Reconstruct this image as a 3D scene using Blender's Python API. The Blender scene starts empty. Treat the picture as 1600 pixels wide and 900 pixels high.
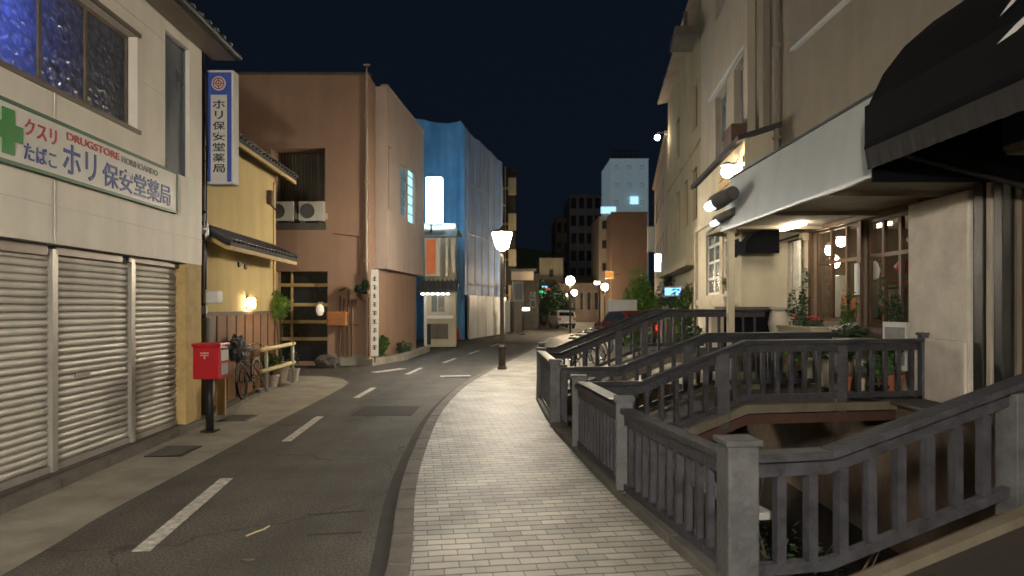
import bpy, bmesh, math, random
from mathutils import Vector, Matrix
rnd = random.Random(7)
S = bpy.context.scene
COL = S.collection
F = 1067.0                      # focal length of the phone camera in photo pixels
EYE = 1.7
def G(u, v, z=0.0):             # a measured spot on a level surface
    y = F*(EYE-z)/(v-480.0)
    return ((u-800)/F*y, y)
class Fr:                       # a facade line on the ground: s runs along it, n to its left
    def __init__(s, x0, y0, x1, y1):
        s.o = Vector((x0, y0)); d = Vector((x1-x0, y1-y0)); s.len = d.length; s.d = d.normalized()
        s.n = Vector((-s.d.y, s.d.x)); s.a = math.atan2(s.d.y, s.d.x)
    def s(s, u, n=0):
        k = (u-800)/F; o = s.o + s.n*n
        return (k*o.y - o.x)/(s.d.x - k*s.d.y)
    def z(s, u, v, n=0):
        t = s.s(u, n); y = s.o.y + s.n.y*n + s.d.y*t
        return EYE + (480-v)/F*y
# ------------------------------------------------------------------ materials
MATS = {}
def mat(name, col, rough=0.8, var=0.25, scale=2.0, bump=0.15, fine=60, streak=0.0, metal=0.0, emit=0.0, emcol=None, spec=0.4, dirt=None):
    if name in MATS: return MATS[name]
    m = bpy.data.materials.new(name); m.use_nodes = True; MATS[name] = m
    nt = m.node_tree; N = nt.nodes; L = nt.links; b = N['Principled BSDF']
    b.inputs['Roughness'].default_value = rough; spec = .1 if rough >= .95 else spec; b.inputs['Metallic'].default_value = metal
    b.inputs['Specular IOR Level'].default_value = spec
    tc = N.new('ShaderNodeTexCoord')
    n1 = N.new('ShaderNodeTexNoise'); n1.inputs['Scale'].default_value = scale; n1.inputs['Detail'].default_value = 6
    n1.inputs['Roughness'].default_value = 0.65
    L.new(tc.outputs['Object'], n1.inputs['Vector'])
    r = N.new('ShaderNodeMapRange'); r.inputs['From Min'].default_value = 0.3; r.inputs['From Max'].default_value = 0.7
    r.inputs['To Min'].default_value = 1-var; r.inputs['To Max'].default_value = 1+var
    L.new(n1.outputs['Fac'], r.inputs['Value'])
    last = r.outputs['Result']
    if streak:
        mp = N.new('ShaderNodeMapping'); mp.inputs['Scale'].default_value = (1.7, 1.7, 0.22); L.new(tc.outputs['Object'], mp.inputs['Vector'])
        n3 = N.new('ShaderNodeTexNoise'); n3.inputs['Scale'].default_value = 1.6; n3.inputs['Detail'].default_value = 5
        L.new(mp.outputs['Vector'], n3.inputs['Vector'])
        r3 = N.new('ShaderNodeMapRange'); r3.inputs['From Min'].default_value = 0.4; r3.inputs['From Max'].default_value = 0.7
        r3.inputs['To Min'].default_value = 1.0; r3.inputs['To Max'].default_value = 1-streak*0.7
        L.new(n3.outputs['Fac'], r3.inputs['Value'])
        mm = N.new('ShaderNodeMath'); mm.operation = 'MULTIPLY'; L.new(last, mm.inputs[0]); L.new(r3.outputs['Result'], mm.inputs[1]); last = mm.outputs[0]
    hv = N.new('ShaderNodeVectorMath'); hv.operation = 'SCALE'; hv.inputs[0].default_value = col
    L.new(last, hv.inputs['Scale']); L.new(hv.outputs['Vector'], b.inputs['Base Color'])
    n2 = N.new('ShaderNodeTexNoise'); n2.inputs['Scale'].default_value = fine; n2.inputs['Detail'].default_value = 4
    L.new(tc.outputs['Object'], n2.inputs['Vector'])
    if bump:
        bp = N.new('ShaderNodeBump'); bp.inputs['Strength'].default_value = bump; bp.inputs['Distance'].default_value = 0.02
        L.new(n2.outputs['Fac'], bp.inputs['Height']); L.new(bp.outputs['Normal'], b.inputs['Normal'])
    rr = N.new('ShaderNodeMapRange'); rr.inputs['To Min'].default_value = max(0.03, rough-0.12); rr.inputs['To Max'].default_value = min(1, rough+0.12)
    L.new(n1.outputs['Fac'], rr.inputs['Value']); L.new(rr.outputs['Result'], b.inputs['Roughness'])
    if emit:
        b.inputs['Emission Color'].default_value = (*(emcol or col), 1); b.inputs['Emission Strength'].default_value = emit
    return m
def glow(name, col, strength):
    if name in MATS: return MATS[name]
    m = bpy.data.materials.new(name); m.use_nodes = True; MATS[name] = m
    N = m.node_tree.nodes; N.clear(); e = N.new('ShaderNodeEmission'); o = N.new('ShaderNodeOutputMaterial')
    e.inputs['Color'].default_value = (*col, 1); e.inputs['Strength'].default_value = strength
    tc = N.new('ShaderNodeTexCoord'); n = N.new('ShaderNodeTexNoise'); n.inputs['Scale'].default_value = 3
    r = N.new('ShaderNodeMapRange'); r.inputs['To Min'].default_value = strength*0.75; r.inputs['To Max'].default_value = strength*1.25
    L = m.node_tree.links
    L.new(tc.outputs['Object'], n.inputs['Vector']); L.new(n.outputs['Fac'], r.inputs['Value']); L.new(r.outputs['Result'], e.inputs['Strength'])
    L.new(e.outputs[0], o.inputs[0]); return m
def glassmat(name, col=(0.02, 0.025, 0.03), rough=0.08, bump=0.03):
    return mat(name, col, rough, 0.3, 1.5, bump, 3, spec=0.8)
M = dict(
 asphalt=mat('asphalt', (0.078, 0.071, 0.061), 0.72, 0.38, 1.1, 0.5, 90),
 patch=mat('asphalt_patch', (0.045, 0.042, 0.038), 0.85, 0.3, 3, 0.5, 110),
 ground=mat('bare_ground', (0.06, 0.055, 0.05), 0.9, 0.35, 0.8, 0.4, 40),
 concrete=mat('concrete', (0.27, 0.25, 0.205), 0.8, 0.32, 1.6, 0.35, 55),
 concdark=mat('dark_concrete', (0.09, 0.083, 0.072), 0.85, 0.35, 2, 0.35, 55, streak=0.3),
 kerb=mat('kerb_stone', (0.135, 0.123, 0.105), 0.75, 0.35, 3, 0.4, 45),
 line=mat('road_paint', (0.52, 0.50, 0.45), 0.65, 0.5, 14, 0.4, 90),
 clad=mat('cream_cladding', (0.78, 0.73, 0.63), 0.6, 0.10, 0.9, 0.08, 30, streak=0.22),
 shutter=mat('shutter_steel', (0.58, 0.56, 0.50), 0.5, 0.14, 1.4, 0.08, 40, streak=0.3, metal=0.15),
 frame=mat('brown_aluminium', (0.16, 0.13, 0.10), 0.45, 0.2, 3, 0.05, 40, metal=0.3),
 framelt=mat('pale_aluminium', (0.42, 0.40, 0.36), 0.4, 0.15, 3, 0.05, 40, metal=0.4),
 dark=mat('dark_steel', (0.025, 0.024, 0.023), 0.45, 0.3, 4, 0.1, 50, metal=0.3),
 pole=mat('brown_pole_paint', (0.05, 0.038, 0.03), 0.5, 0.3, 5, 0.15, 50, streak=0.3),
 plastic=mat('white_plastic', (0.7, 0.69, 0.65), 0.4, 0.07, 2, 0.03, 40),
 signwhite=mat('sign_white', (0.66, 0.65, 0.60), 0.45, 0.07, 1.5, 0.03, 40, streak=0.1),
 signblue=mat('sign_blue', (0.05, 0.10, 0.42), 0.45, 0.12, 3, 0.03, 40),
 inkblue=mat('ink_blue', (0.035, 0.06, 0.24), 0.5, 0.25, 14, 0.03, 40),
 inkblack=mat('ink_black', (0.02, 0.025, 0.03), 0.5, 0.2, 9, 0.03, 40),
 inkred=mat('ink_red', (0.42, 0.05, 0.05), 0.5, 0.2, 9, 0.03, 40),
 inkgrey=mat('ink_grey', (0.22, 0.22, 0.22), 0.5, 0.2, 9, 0.03, 40),
 green=mat('cross_green', (0.02, 0.20, 0.03), 0.5, 0.12, 3, 0.03, 40),
 greentrim=mat('green_trim', (0.05, 0.13, 0.07), 0.5, 0.15, 3, 0.03, 40),
 red=mat('postbox_red', (0.42, 0.012, 0.02), 0.35, 0.12, 3, 0.05, 30, streak=0.12),
 yellow=mat('yellow_stucco', (0.60, 0.47, 0.22), 0.9, 0.10, 0.9, 0.25, 80, streak=0.2),
 yellowtrim=mat('yellow_timber', (0.50, 0.36, 0.15), 0.75, 0.2, 5, 0.1, 40),
 wood=mat('brown_wainscot', (0.24, 0.105, 0.035), 0.6, 0.3, 4, 0.15, 30, streak=0.4),
 tile=mat('roof_tile', (0.10, 0.10, 0.105), 0.38, 0.3, 6, 0.15, 30),
 brown=mat('brown_stucco', (0.33, 0.21, 0.145), 0.92, 0.10, 0.5, 0.3, 90, streak=0.14),
 darkint=mat('dark_interior', (0.03, 0.026, 0.022), 0.9, 0.3, 2, 0.1, 20, streak=0.3),
 corr=mat('corrugated_sheet', (0.13, 0.115, 0.09), 0.6, 0.3, 1.2, 0.05, 30, streak=0.4),
 ac=mat('ac_casing', (0.56, 0.54, 0.47), 0.5, 0.1, 3, 0.05, 40, streak=0.2),
 acgrille=mat('ac_grille', (0.10, 0.10, 0.095), 0.5, 0.2, 3, 0.05, 40),
 tarp=mat('blue_tarp', (0.09, 0.28, 0.56), 0.5, 0.25, 0.5, 0.6, 2.0, streak=0.25),
 mesh=mat('grey_blue_mesh_sheet', (0.29, 0.44, 0.80), 0.6, 0.25, 0.6, 0.4, 1.6, streak=0.3),
 hoarding=mat('white_hoarding', (0.75, 0.76, 0.76), 0.5, 0.12, 1, 0.05, 20, streak=0.2),
 cream=mat('cream_wall', (0.50, 0.45, 0.33), 0.85, 0.12, 1.2, 0.15, 50, streak=0.2),
 grey=mat('grey_render', (0.13, 0.14, 0.17), 0.85, 0.15, 0.6, 0.1, 30, streak=0.3),
 white=mat('pale_render', (0.42, 0.375, 0.30), 0.85, 0.10, 0.7, 0.2, 70, streak=0.18),
 taupe=mat('taupe_render', (0.23, 0.205, 0.165), 0.88, 0.12, 0.7, 0.25, 70, streak=0.16),
 olive=mat('olive_render', (0.38, 0.32, 0.20), 0.85, 0.15, 0.7, 0.2, 60, streak=0.25),
 pinkish=mat('pinkish_render', (0.34, 0.28, 0.23), 0.85, 0.15, 0.7, 0.2, 60, streak=0.25),
 fascia=mat('white_fascia_panel', (0.52, 0.56, 0.57), 0.5, 0.06, 1.2, 0.04, 30, streak=0.12),
 soffit=mat('soffit_board', (0.36, 0.31, 0.235), 0.8, 0.15, 2, 0.1, 30),
 awning=mat('black_awning_canvas', (0.0022, 0.0026, 0.004), 0.97, 0.25, 3, 0.2, 120),
 awnface=mat('charcoal_awning_panel', (0.005, 0.005, 0.0065), 0.95, 0.25, 3, 0.2, 120),
 rail=mat('grey_painted_timber', (0.037, 0.038, 0.045), 0.55, 0.5, 7, 0.5, 28, streak=0.2),
 raildark=mat('dark_handrail', (0.035, 0.036, 0.04), 0.35, 0.3, 3, 0.2, 40),
 postgrey=mat('pale_grey_timber', (0.08, 0.082, 0.086), 0.6, 0.35, 6, 0.5, 28, streak=0.2),
 deck=mat('dark_deck_boards', (0.026, 0.022, 0.018), 0.8, 0.35, 5, 0.3, 40),
 beam=mat('deck_edge_beam', (0.13, 0.11, 0.08), 0.75, 0.3, 3, 0.3, 40, streak=0.3),
 rustbeam=mat('red_brown_beam', (0.06, 0.028, 0.02), 0.7, 0.4, 2, 0.3, 40),
 canalwall=mat('canal_stonework', (0.12, 0.085, 0.06), 0.85, 0.4, 1.5, 0.8, 9),
 paleboard=mat('pale_ledge', (0.26, 0.26, 0.25), 0.6, 0.2, 3, 0.2, 40),
 plate=mat('pale_reflective_plate', (0.9, 0.9, 0.86), 0.35, 0.1, 8, 0.05, 40),
 columnwhite=mat('rough_white_plaster', (0.60, 0.55, 0.47), 0.9, 0.16, 2.2, 1.0, 7, streak=0.12),
 door=mat('brown_timber', (0.11, 0.06, 0.035), 0.6, 0.3, 5, 0.15, 30, streak=0.3),
 innerwall=mat('inner_shop_wall', (0.10, 0.075, 0.05), 0.85, 0.3, 1.5, 0.15, 30),
 shopwall=mat('warm_shop_wall', (0.17, 0.145, 0.11), 0.85, 0.2, 1.5, 0.15, 30),
 pot=mat('terracotta', (0.33, 0.11, 0.055), 0.8, 0.25, 6, 0.2, 30),
 potpale=mat('pale_stoneware', (0.42, 0.38, 0.31), 0.75, 0.2, 5, 0.2, 30),
 leaf=mat('leaf_green', (0.045, 0.10, 0.02), 0.6, 0.55, 6, 0, 30),
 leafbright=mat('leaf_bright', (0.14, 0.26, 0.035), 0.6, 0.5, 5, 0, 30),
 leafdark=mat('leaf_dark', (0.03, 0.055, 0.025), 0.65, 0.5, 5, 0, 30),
 petalred=mat('petal_red', (0.55, 0.04, 0.05), 0.6, 0.3, 8, 0, 30),
 petalwhite=mat('petal_white', (0.6, 0.58, 0.5), 0.6, 0.2, 8, 0, 30),
 bark=mat('bark', (0.07, 0.05, 0.035), 0.9, 0.4, 8, 0.6, 30),
 farrow=mat('dim_pinkish_render', (0.13, 0.10, 0.085), 0.85, 0.35, 0.5, 0.1, 20, streak=0.4),
 annex=mat('sign_lit_brown_stucco', (0.44, 0.35, 0.30), 0.92, 0.10, 0.5, 0.3, 90, streak=0.14),  # brown stucco made paler, cool sign light put into its colour
 tyre=mat('tyre_rubber', (0.015, 0.015, 0.015), 0.8, 0.2, 9, 0.1, 40),
 chrome=mat('chrome', (0.6, 0.6, 0.58), 0.22, 0.1, 9, 0.02, 40, metal=1.0),
 brightmetal=mat('bright_steel', (0.5, 0.48, 0.44), 0.35, 0.15, 9, 0.02, 40, metal=0.6),
 guard=mat('pale_yellow_guard_rail', (0.62, 0.53, 0.29), 0.5, 0.12, 5, 0.05, 40),
 orange=mat('orange_panel', (0.55, 0.14, 0.04), 0.5, 0.2, 2, 0.05, 40, emit=0.25),
 mailwood=mat('orange_brown_box', (0.33, 0.13, 0.045), 0.6, 0.2, 4, 0.1, 40),
 roofdark=mat('dark_roof', (0.03, 0.03, 0.033), 0.8, 0.3, 0.5, 0.1, 10),
 towerpale=mat('pale_glowing_tower_render', (0.4, 0.5, 0.52), 0.85, 0.12, 0.2, 0.05, 5, emit=0.17, emcol=(0.5, 0.70, 0.80)),  # walls given a faint glow of their own to brighten the tower
 glass=glassmat('dark_glass'),
 glassgreen=glassmat('grey_green_glass', (0.10, 0.115, 0.10), 0.25, 0.05),
 glassblue=glassmat('blue_grey_glass', (0.10, 0.12, 0.15), 0.3, 0.05),
 carpaint=mat('dark_red_car_paint', (0.12, 0.02, 0.015), 0.25, 0.05, 2, 0, 30),
 carpale=mat('pale_car_paint', (0.5, 0.5, 0.48), 0.25, 0.05, 2, 0, 30),
)
M['lamp'] = glow('street_lamp_glow', (1.0, 0.87, 0.68), 560)
M['lampnear'] = glow('near_lamp_glow', (1.0, 0.90, 0.76), 1420)
M['lampfar'] = glow('distant_lamp_glow', (1.0, 0.78, 0.50), 420)
M['coollight'] = glow('cool_sign_glow', (0.62, 0.90, 1.0), 34)
M['cyanrefl'] = glow('cyan_reflection_glow', (0.42, 0.85, 0.95), 1.5)  # reflection of the white box sign, put into the pane as glow
M['cyanrefldim'] = glow('dim_cyan_reflection_glow', (0.3, 0.7, 0.85), 0.22)  # weaker part of the same sign reflection, also painted as glow
M['walllamp'] = glow('warm_wall_lamp_glow', (1.0, 0.70, 0.36), 75)
M['bulb'] = glow('warm_bulb_glow', (1.0, 0.84, 0.62), 95)
M['bayglow'] = glow('bay_lamp_glow', (1.0, 0.76, 0.48), 300)
M['whitesign'] = glow('white_sign_glow', (0.85, 0.95, 1.0), 6)
M['bluesign'] = glow('blue_sign_glow', (0.18, 0.45, 1.0), 3)
M['orangesign'] = glow('orange_sign_glow', (1.0, 0.38, 0.06), 0.8)
M['greenlight'] = glow('green_light_glow', (0.02, 1.0, 0.25), 3)
M['redlight'] = glow('red_light_glow', (1.0, 0.07, 0.04), 1.2)
M['faintwin'] = glow('faint_window_glow', (0.42, 0.75, 0.95), 1.3)
M['warmwin'] = glow('warm_window_glow', (1.0, 0.72, 0.38), 0.5)
M['canopylight'] = glow('canopy_light_glow', (1.0, 0.93, 0.82), 14)
M['blueled'] = glow('blue_led_glow', (0.08, 0.16, 1.0), 26)
def paving():
    m = bpy.data.materials.new('stone_sett_paving'); m.use_nodes = True
    N = m.node_tree.nodes; L = m.node_tree.links; b = N['Principled BSDF']
    tc = N.new('ShaderNodeTexCoord')
    mp = N.new('ShaderNodeMapping'); mp.inputs['Rotation'].default_value = (0, 0, math.radians(-8)); L.new(tc.outputs['Object'], mp.inputs['Vector'])
    wn = N.new('ShaderNodeTexNoise'); wn.inputs['Scale'].default_value = 2.2; L.new(mp.outputs[0], wn.inputs['Vector'])
    ws = N.new('ShaderNodeVectorMath'); ws.operation = 'MULTIPLY_ADD'; ws.inputs[1].default_value = (0.035, 0.035, 0); L.new(wn.outputs['Color'], ws.inputs[0]); L.new(mp.outputs[0], ws.inputs[2])
    br = N.new('ShaderNodeTexBrick'); br.inputs['Scale'].default_value = 1
    br.inputs['Brick Width'].default_value = 0.20; br.inputs['Row Height'].default_value = 0.112
    br.inputs['Mortar Size'].default_value = 0.0035; br.inputs['Mortar Smooth'].default_value = 0.5; br.inputs['Bias'].default_value = -0.15
    br.inputs['Color1'].default_value = (0.34, 0.325, 0.285, 1); br.inputs['Color2'].default_value = (0.52, 0.49, 0.42, 1); br.inputs['Mortar'].default_value = (0.05, 0.045, 0.038, 1)
    L.new(ws.outputs[0], br.inputs['Vector'])
    n = N.new('ShaderNodeTexNoise'); n.inputs['Scale'].default_value = 1.4; n.inputs['Detail'].default_value = 6; L.new(tc.outputs['Object'], n.inputs['Vector'])
    r = N.new('ShaderNodeMapRange'); r.inputs['From Min'].default_value = 0.3; r.inputs['From Max'].default_value = 0.7; r.inputs['To Min'].default_value = 0.62; r.inputs['To Max'].default_value = 1.25
    L.new(n.outputs['Fac'], r.inputs['Value'])
    sc = N.new('ShaderNodeVectorMath'); sc.operation = 'SCALE'; L.new(br.outputs['Color'], sc.inputs[0]); L.new(r.outputs[0], sc.inputs['Scale'])
    sp = N.new('ShaderNodeSeparateXYZ'); L.new(ws.outputs[0], sp.inputs[0])
    dv = N.new('ShaderNodeMath'); dv.operation = 'DIVIDE'; dv.inputs[1].default_value = 0.112; L.new(sp.outputs['Y'], dv.inputs[0])
    fc = N.new('ShaderNodeMath'); fc.operation = 'FRACT'; L.new(dv.outputs[0], fc.inputs[0])
    pg = N.new('ShaderNodeMath'); pg.operation = 'PINGPONG'; pg.inputs[1].default_value = 0.5; L.new(fc.outputs[0], pg.inputs[0])
    gr = N.new('ShaderNodeMapRange'); gr.inputs['From Min'].default_value = 0.03; gr.inputs['From Max'].default_value = 0.13; gr.inputs['To Min'].default_value = 0.28; gr.inputs['To Max'].default_value = 1.0
    L.new(pg.outputs[0], gr.inputs['Value'])
    s2 = N.new('ShaderNodeVectorMath'); s2.operation = 'SCALE'; L.new(sc.outputs[0], s2.inputs[0]); L.new(gr.outputs[0], s2.inputs['Scale'])
    L.new(s2.outputs[0], b.inputs['Base Color'])
    f = N.new('ShaderNodeTexNoise'); f.inputs['Scale'].default_value = 45; f.inputs['Detail'].default_value = 4; L.new(tc.outputs['Object'], f.inputs['Vector'])
    m1 = N.new('ShaderNodeMath'); m1.operation = 'MULTIPLY_ADD'; m1.inputs[1].default_value = -1.0; L.new(br.outputs['Fac'], m1.inputs[0])
    m2 = N.new('ShaderNodeMath'); m2.operation = 'MULTIPLY'; m2.inputs[1].default_value = 0.35; L.new(f.outputs['Fac'], m2.inputs[0]); L.new(m2.outputs[0], m1.inputs[2])
    n6 = N.new('ShaderNodeTexNoise'); n6.inputs['Scale'].default_value = 7; L.new(tc.outputs['Object'], n6.inputs['Vector'])
    m3 = N.new('ShaderNodeMath'); m3.operation = 'ADD'; L.new(m1.outputs[0], m3.inputs[0]); L.new(n6.outputs['Fac'], m3.inputs[1])
    bp = N.new('ShaderNodeBump'); bp.inputs['Strength'].default_value = 0.55; bp.inputs['Distance'].default_value = 0.012
    L.new(m3.outputs[0], bp.inputs['Height']); L.new(bp.outputs[0], b.inputs['Normal'])
    b.inputs['Roughness'].default_value = 0.57; b.inputs['Specular IOR Level'].default_value = 0.42
    return m
M['paving'] = paving()
def wear(m):
    N = m.node_tree.nodes; L = m.node_tree.links; b = N['Principled BSDF']; src = b.inputs['Base Color'].links[0].from_socket
    tc = N.new('ShaderNodeTexCoord'); nz = N.new('ShaderNodeTexNoise'); nz.inputs['Scale'].default_value = 1.3; nz.inputs['Detail'].default_value = 5; L.new(tc.outputs['Object'], nz.inputs['Vector'])
    ad = N.new('ShaderNodeVectorMath'); ad.operation = 'MULTIPLY_ADD'; ad.inputs[1].default_value = (1.2,1.2,1.2); L.new(nz.outputs['Color'], ad.inputs[0]); L.new(tc.outputs['Object'], ad.inputs[2])
    v = N.new('ShaderNodeTexVoronoi'); v.feature = 'DISTANCE_TO_EDGE'; v.inputs['Scale'].default_value = .42; L.new(ad.outputs[0], v.inputs['Vector'])
    r = N.new('ShaderNodeMapRange'); r.inputs['From Min'].default_value = .002; r.inputs['From Max'].default_value = .009; r.inputs['To Min'].default_value = .45; r.inputs['To Max'].default_value = 1; L.new(v.outputs['Distance'], r.inputs['Value'])
    sp = N.new('ShaderNodeTexNoise'); sp.inputs['Scale'].default_value = 55; sp.inputs['Detail'].default_value = 3; L.new(tc.outputs['Object'], sp.inputs['Vector'])
    r2 = N.new('ShaderNodeMapRange'); r2.inputs['From Min'].default_value = .38; r2.inputs['From Max'].default_value = .64; r2.inputs['To Min'].default_value = .55; r2.inputs['To Max'].default_value = 1.55; L.new(sp.outputs['Fac'], r2.inputs['Value'])
    mt = N.new('ShaderNodeMapping'); mt.inputs['Scale'].default_value = (1.6,.12,1); L.new(tc.outputs['Object'], mt.inputs['Vector'])
    tr = N.new('ShaderNodeTexNoise'); tr.inputs['Scale'].default_value = 1; tr.inputs['Detail'].default_value = 3; L.new(mt.outputs[0], tr.inputs['Vector'])
    r3 = N.new('ShaderNodeMapRange'); r3.inputs['From Min'].default_value = .35; r3.inputs['From Max'].default_value = .65; r3.inputs['To Min'].default_value = .78; r3.inputs['To Max'].default_value = 1.2; L.new(tr.outputs['Fac'], r3.inputs['Value'])
    a = N.new('ShaderNodeMath'); a.operation = 'MULTIPLY'; L.new(r.outputs[0], a.inputs[0]); L.new(r2.outputs[0], a.inputs[1])
    c = N.new('ShaderNodeMath'); c.operation = 'MULTIPLY'; L.new(a.outputs[0], c.inputs[0]); L.new(r3.outputs[0], c.inputs[1])
    s2 = N.new('ShaderNodeVectorMath'); s2.operation = 'SCALE'; L.new(src, s2.inputs[0]); L.new(c.outputs[0], s2.inputs['Scale']); L.new(s2.outputs[0], b.inputs['Base Color'])
wear(M['asphalt'])
def clearglass():
    m = bpy.data.materials.new('clear_glass'); m.use_nodes = True
    N = m.node_tree.nodes; L = m.node_tree.links; N.clear()
    o = N.new('ShaderNodeOutputMaterial'); mx = N.new('ShaderNodeMixShader'); t = N.new('ShaderNodeBsdfTransparent'); g = N.new('ShaderNodeBsdfGlossy')
    t.inputs[0].default_value = (0.85, 0.87, 0.85, 1); g.inputs['Roughness'].default_value = 0.03
    lw = N.new('ShaderNodeLayerWeight'); lw.inputs[0].default_value = .5; pw = N.new('ShaderNodeMath'); pw.operation = 'POWER'; pw.inputs[1].default_value = 5; L.new(lw.outputs['Facing'], pw.inputs[0])
    fr = N.new('ShaderNodeMath'); fr.operation = 'MULTIPLY_ADD'; fr.inputs[1].default_value = .5; fr.inputs[2].default_value = .025; L.new(pw.outputs[0], fr.inputs[0]); n = N.new('ShaderNodeTexNoise'); n.inputs['Scale'].default_value = 2
    bp = N.new('ShaderNodeBump'); bp.inputs['Strength'].default_value = 0.05; L.new(n.outputs['Fac'], bp.inputs['Height']); L.new(bp.outputs[0], g.inputs['Normal'])
    L.new(fr.outputs[0], mx.inputs[0]); L.new(t.outputs[0], mx.inputs[1]); L.new(g.outputs[0], mx.inputs[2]); L.new(mx.outputs[0], o.inputs[0])
    return m
M['clear'] = clearglass()
def frosted():
    m = bpy.data.materials.new('patterned_glass'); m.use_nodes = True
    N = m.node_tree.nodes; L = m.node_tree.links; N.clear()
    o = N.new('ShaderNodeOutputMaterial'); mx = N.new('ShaderNodeMixShader'); t = N.new('ShaderNodeBsdfTranslucent'); g = N.new('ShaderNodeBsdfGlossy'); d = N.new('ShaderNodeBsdfDiffuse')
    tc = N.new('ShaderNodeTexCoord'); v = N.new('ShaderNodeTexVoronoi'); v.inputs['Scale'].default_value = 13; v.feature = 'SMOOTH_F1'
    n = N.new('ShaderNodeTexNoise'); n.inputs['Scale'].default_value = 11; n.inputs['Detail'].default_value = 3
    L.new(tc.outputs['Object'], n.inputs['Vector'])
    ad = N.new('ShaderNodeVectorMath'); ad.operation = 'MULTIPLY_ADD'; ad.inputs[1].default_value = (0.12, 0.12, 0.12); L.new(n.outputs['Color'], ad.inputs[0]); L.new(tc.outputs['Object'], ad.inputs[2]); L.new(ad.outputs[0], v.inputs['Vector'])
    bp = N.new('ShaderNodeBump'); bp.inputs['Strength'].default_value = .75; bp.inputs['Distance'].default_value = 0.03; L.new(v.outputs['Distance'], bp.inputs['Height'])
    cr = N.new('ShaderNodeMapRange'); cr.inputs['From Min'].default_value = 0.1; cr.inputs['From Max'].default_value = 0.75; cr.inputs['To Min'].default_value = 0.95; cr.inputs['To Max'].default_value = 0.42
    L.new(v.outputs['Distance'], cr.inputs['Value'])
    for x in (t, g, d): L.new(bp.outputs[0], x.inputs['Normal'])
    L.new(cr.outputs[0], t.inputs['Color'])
    g.inputs['Roughness'].default_value = 0.22; g.inputs['Color'].default_value = (0.5, 0.5, 0.5, 1); d.inputs['Color'].default_value = (0.13, 0.14, 0.13, 1)
    mx2 = N.new('ShaderNodeMixShader'); mx2.inputs[0].default_value = 0.55; L.new(g.outputs[0], mx2.inputs[1]); L.new(d.outputs[0], mx2.inputs[2])
    mx.inputs[0].default_value = 0.45; L.new(mx2.outputs[0], mx.inputs[1]); L.new(t.outputs[0], mx.inputs[2]); L.new(mx.outputs[0], o.inputs[0])
    return m
M['frosted'] = frosted()
def water():
    m = mat('dark_canal_water', (0.008, 0.009, 0.008), 0.06, 0.3, 1, 0.25, 5, spec=0.6); return m
M['water'] = water()
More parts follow.
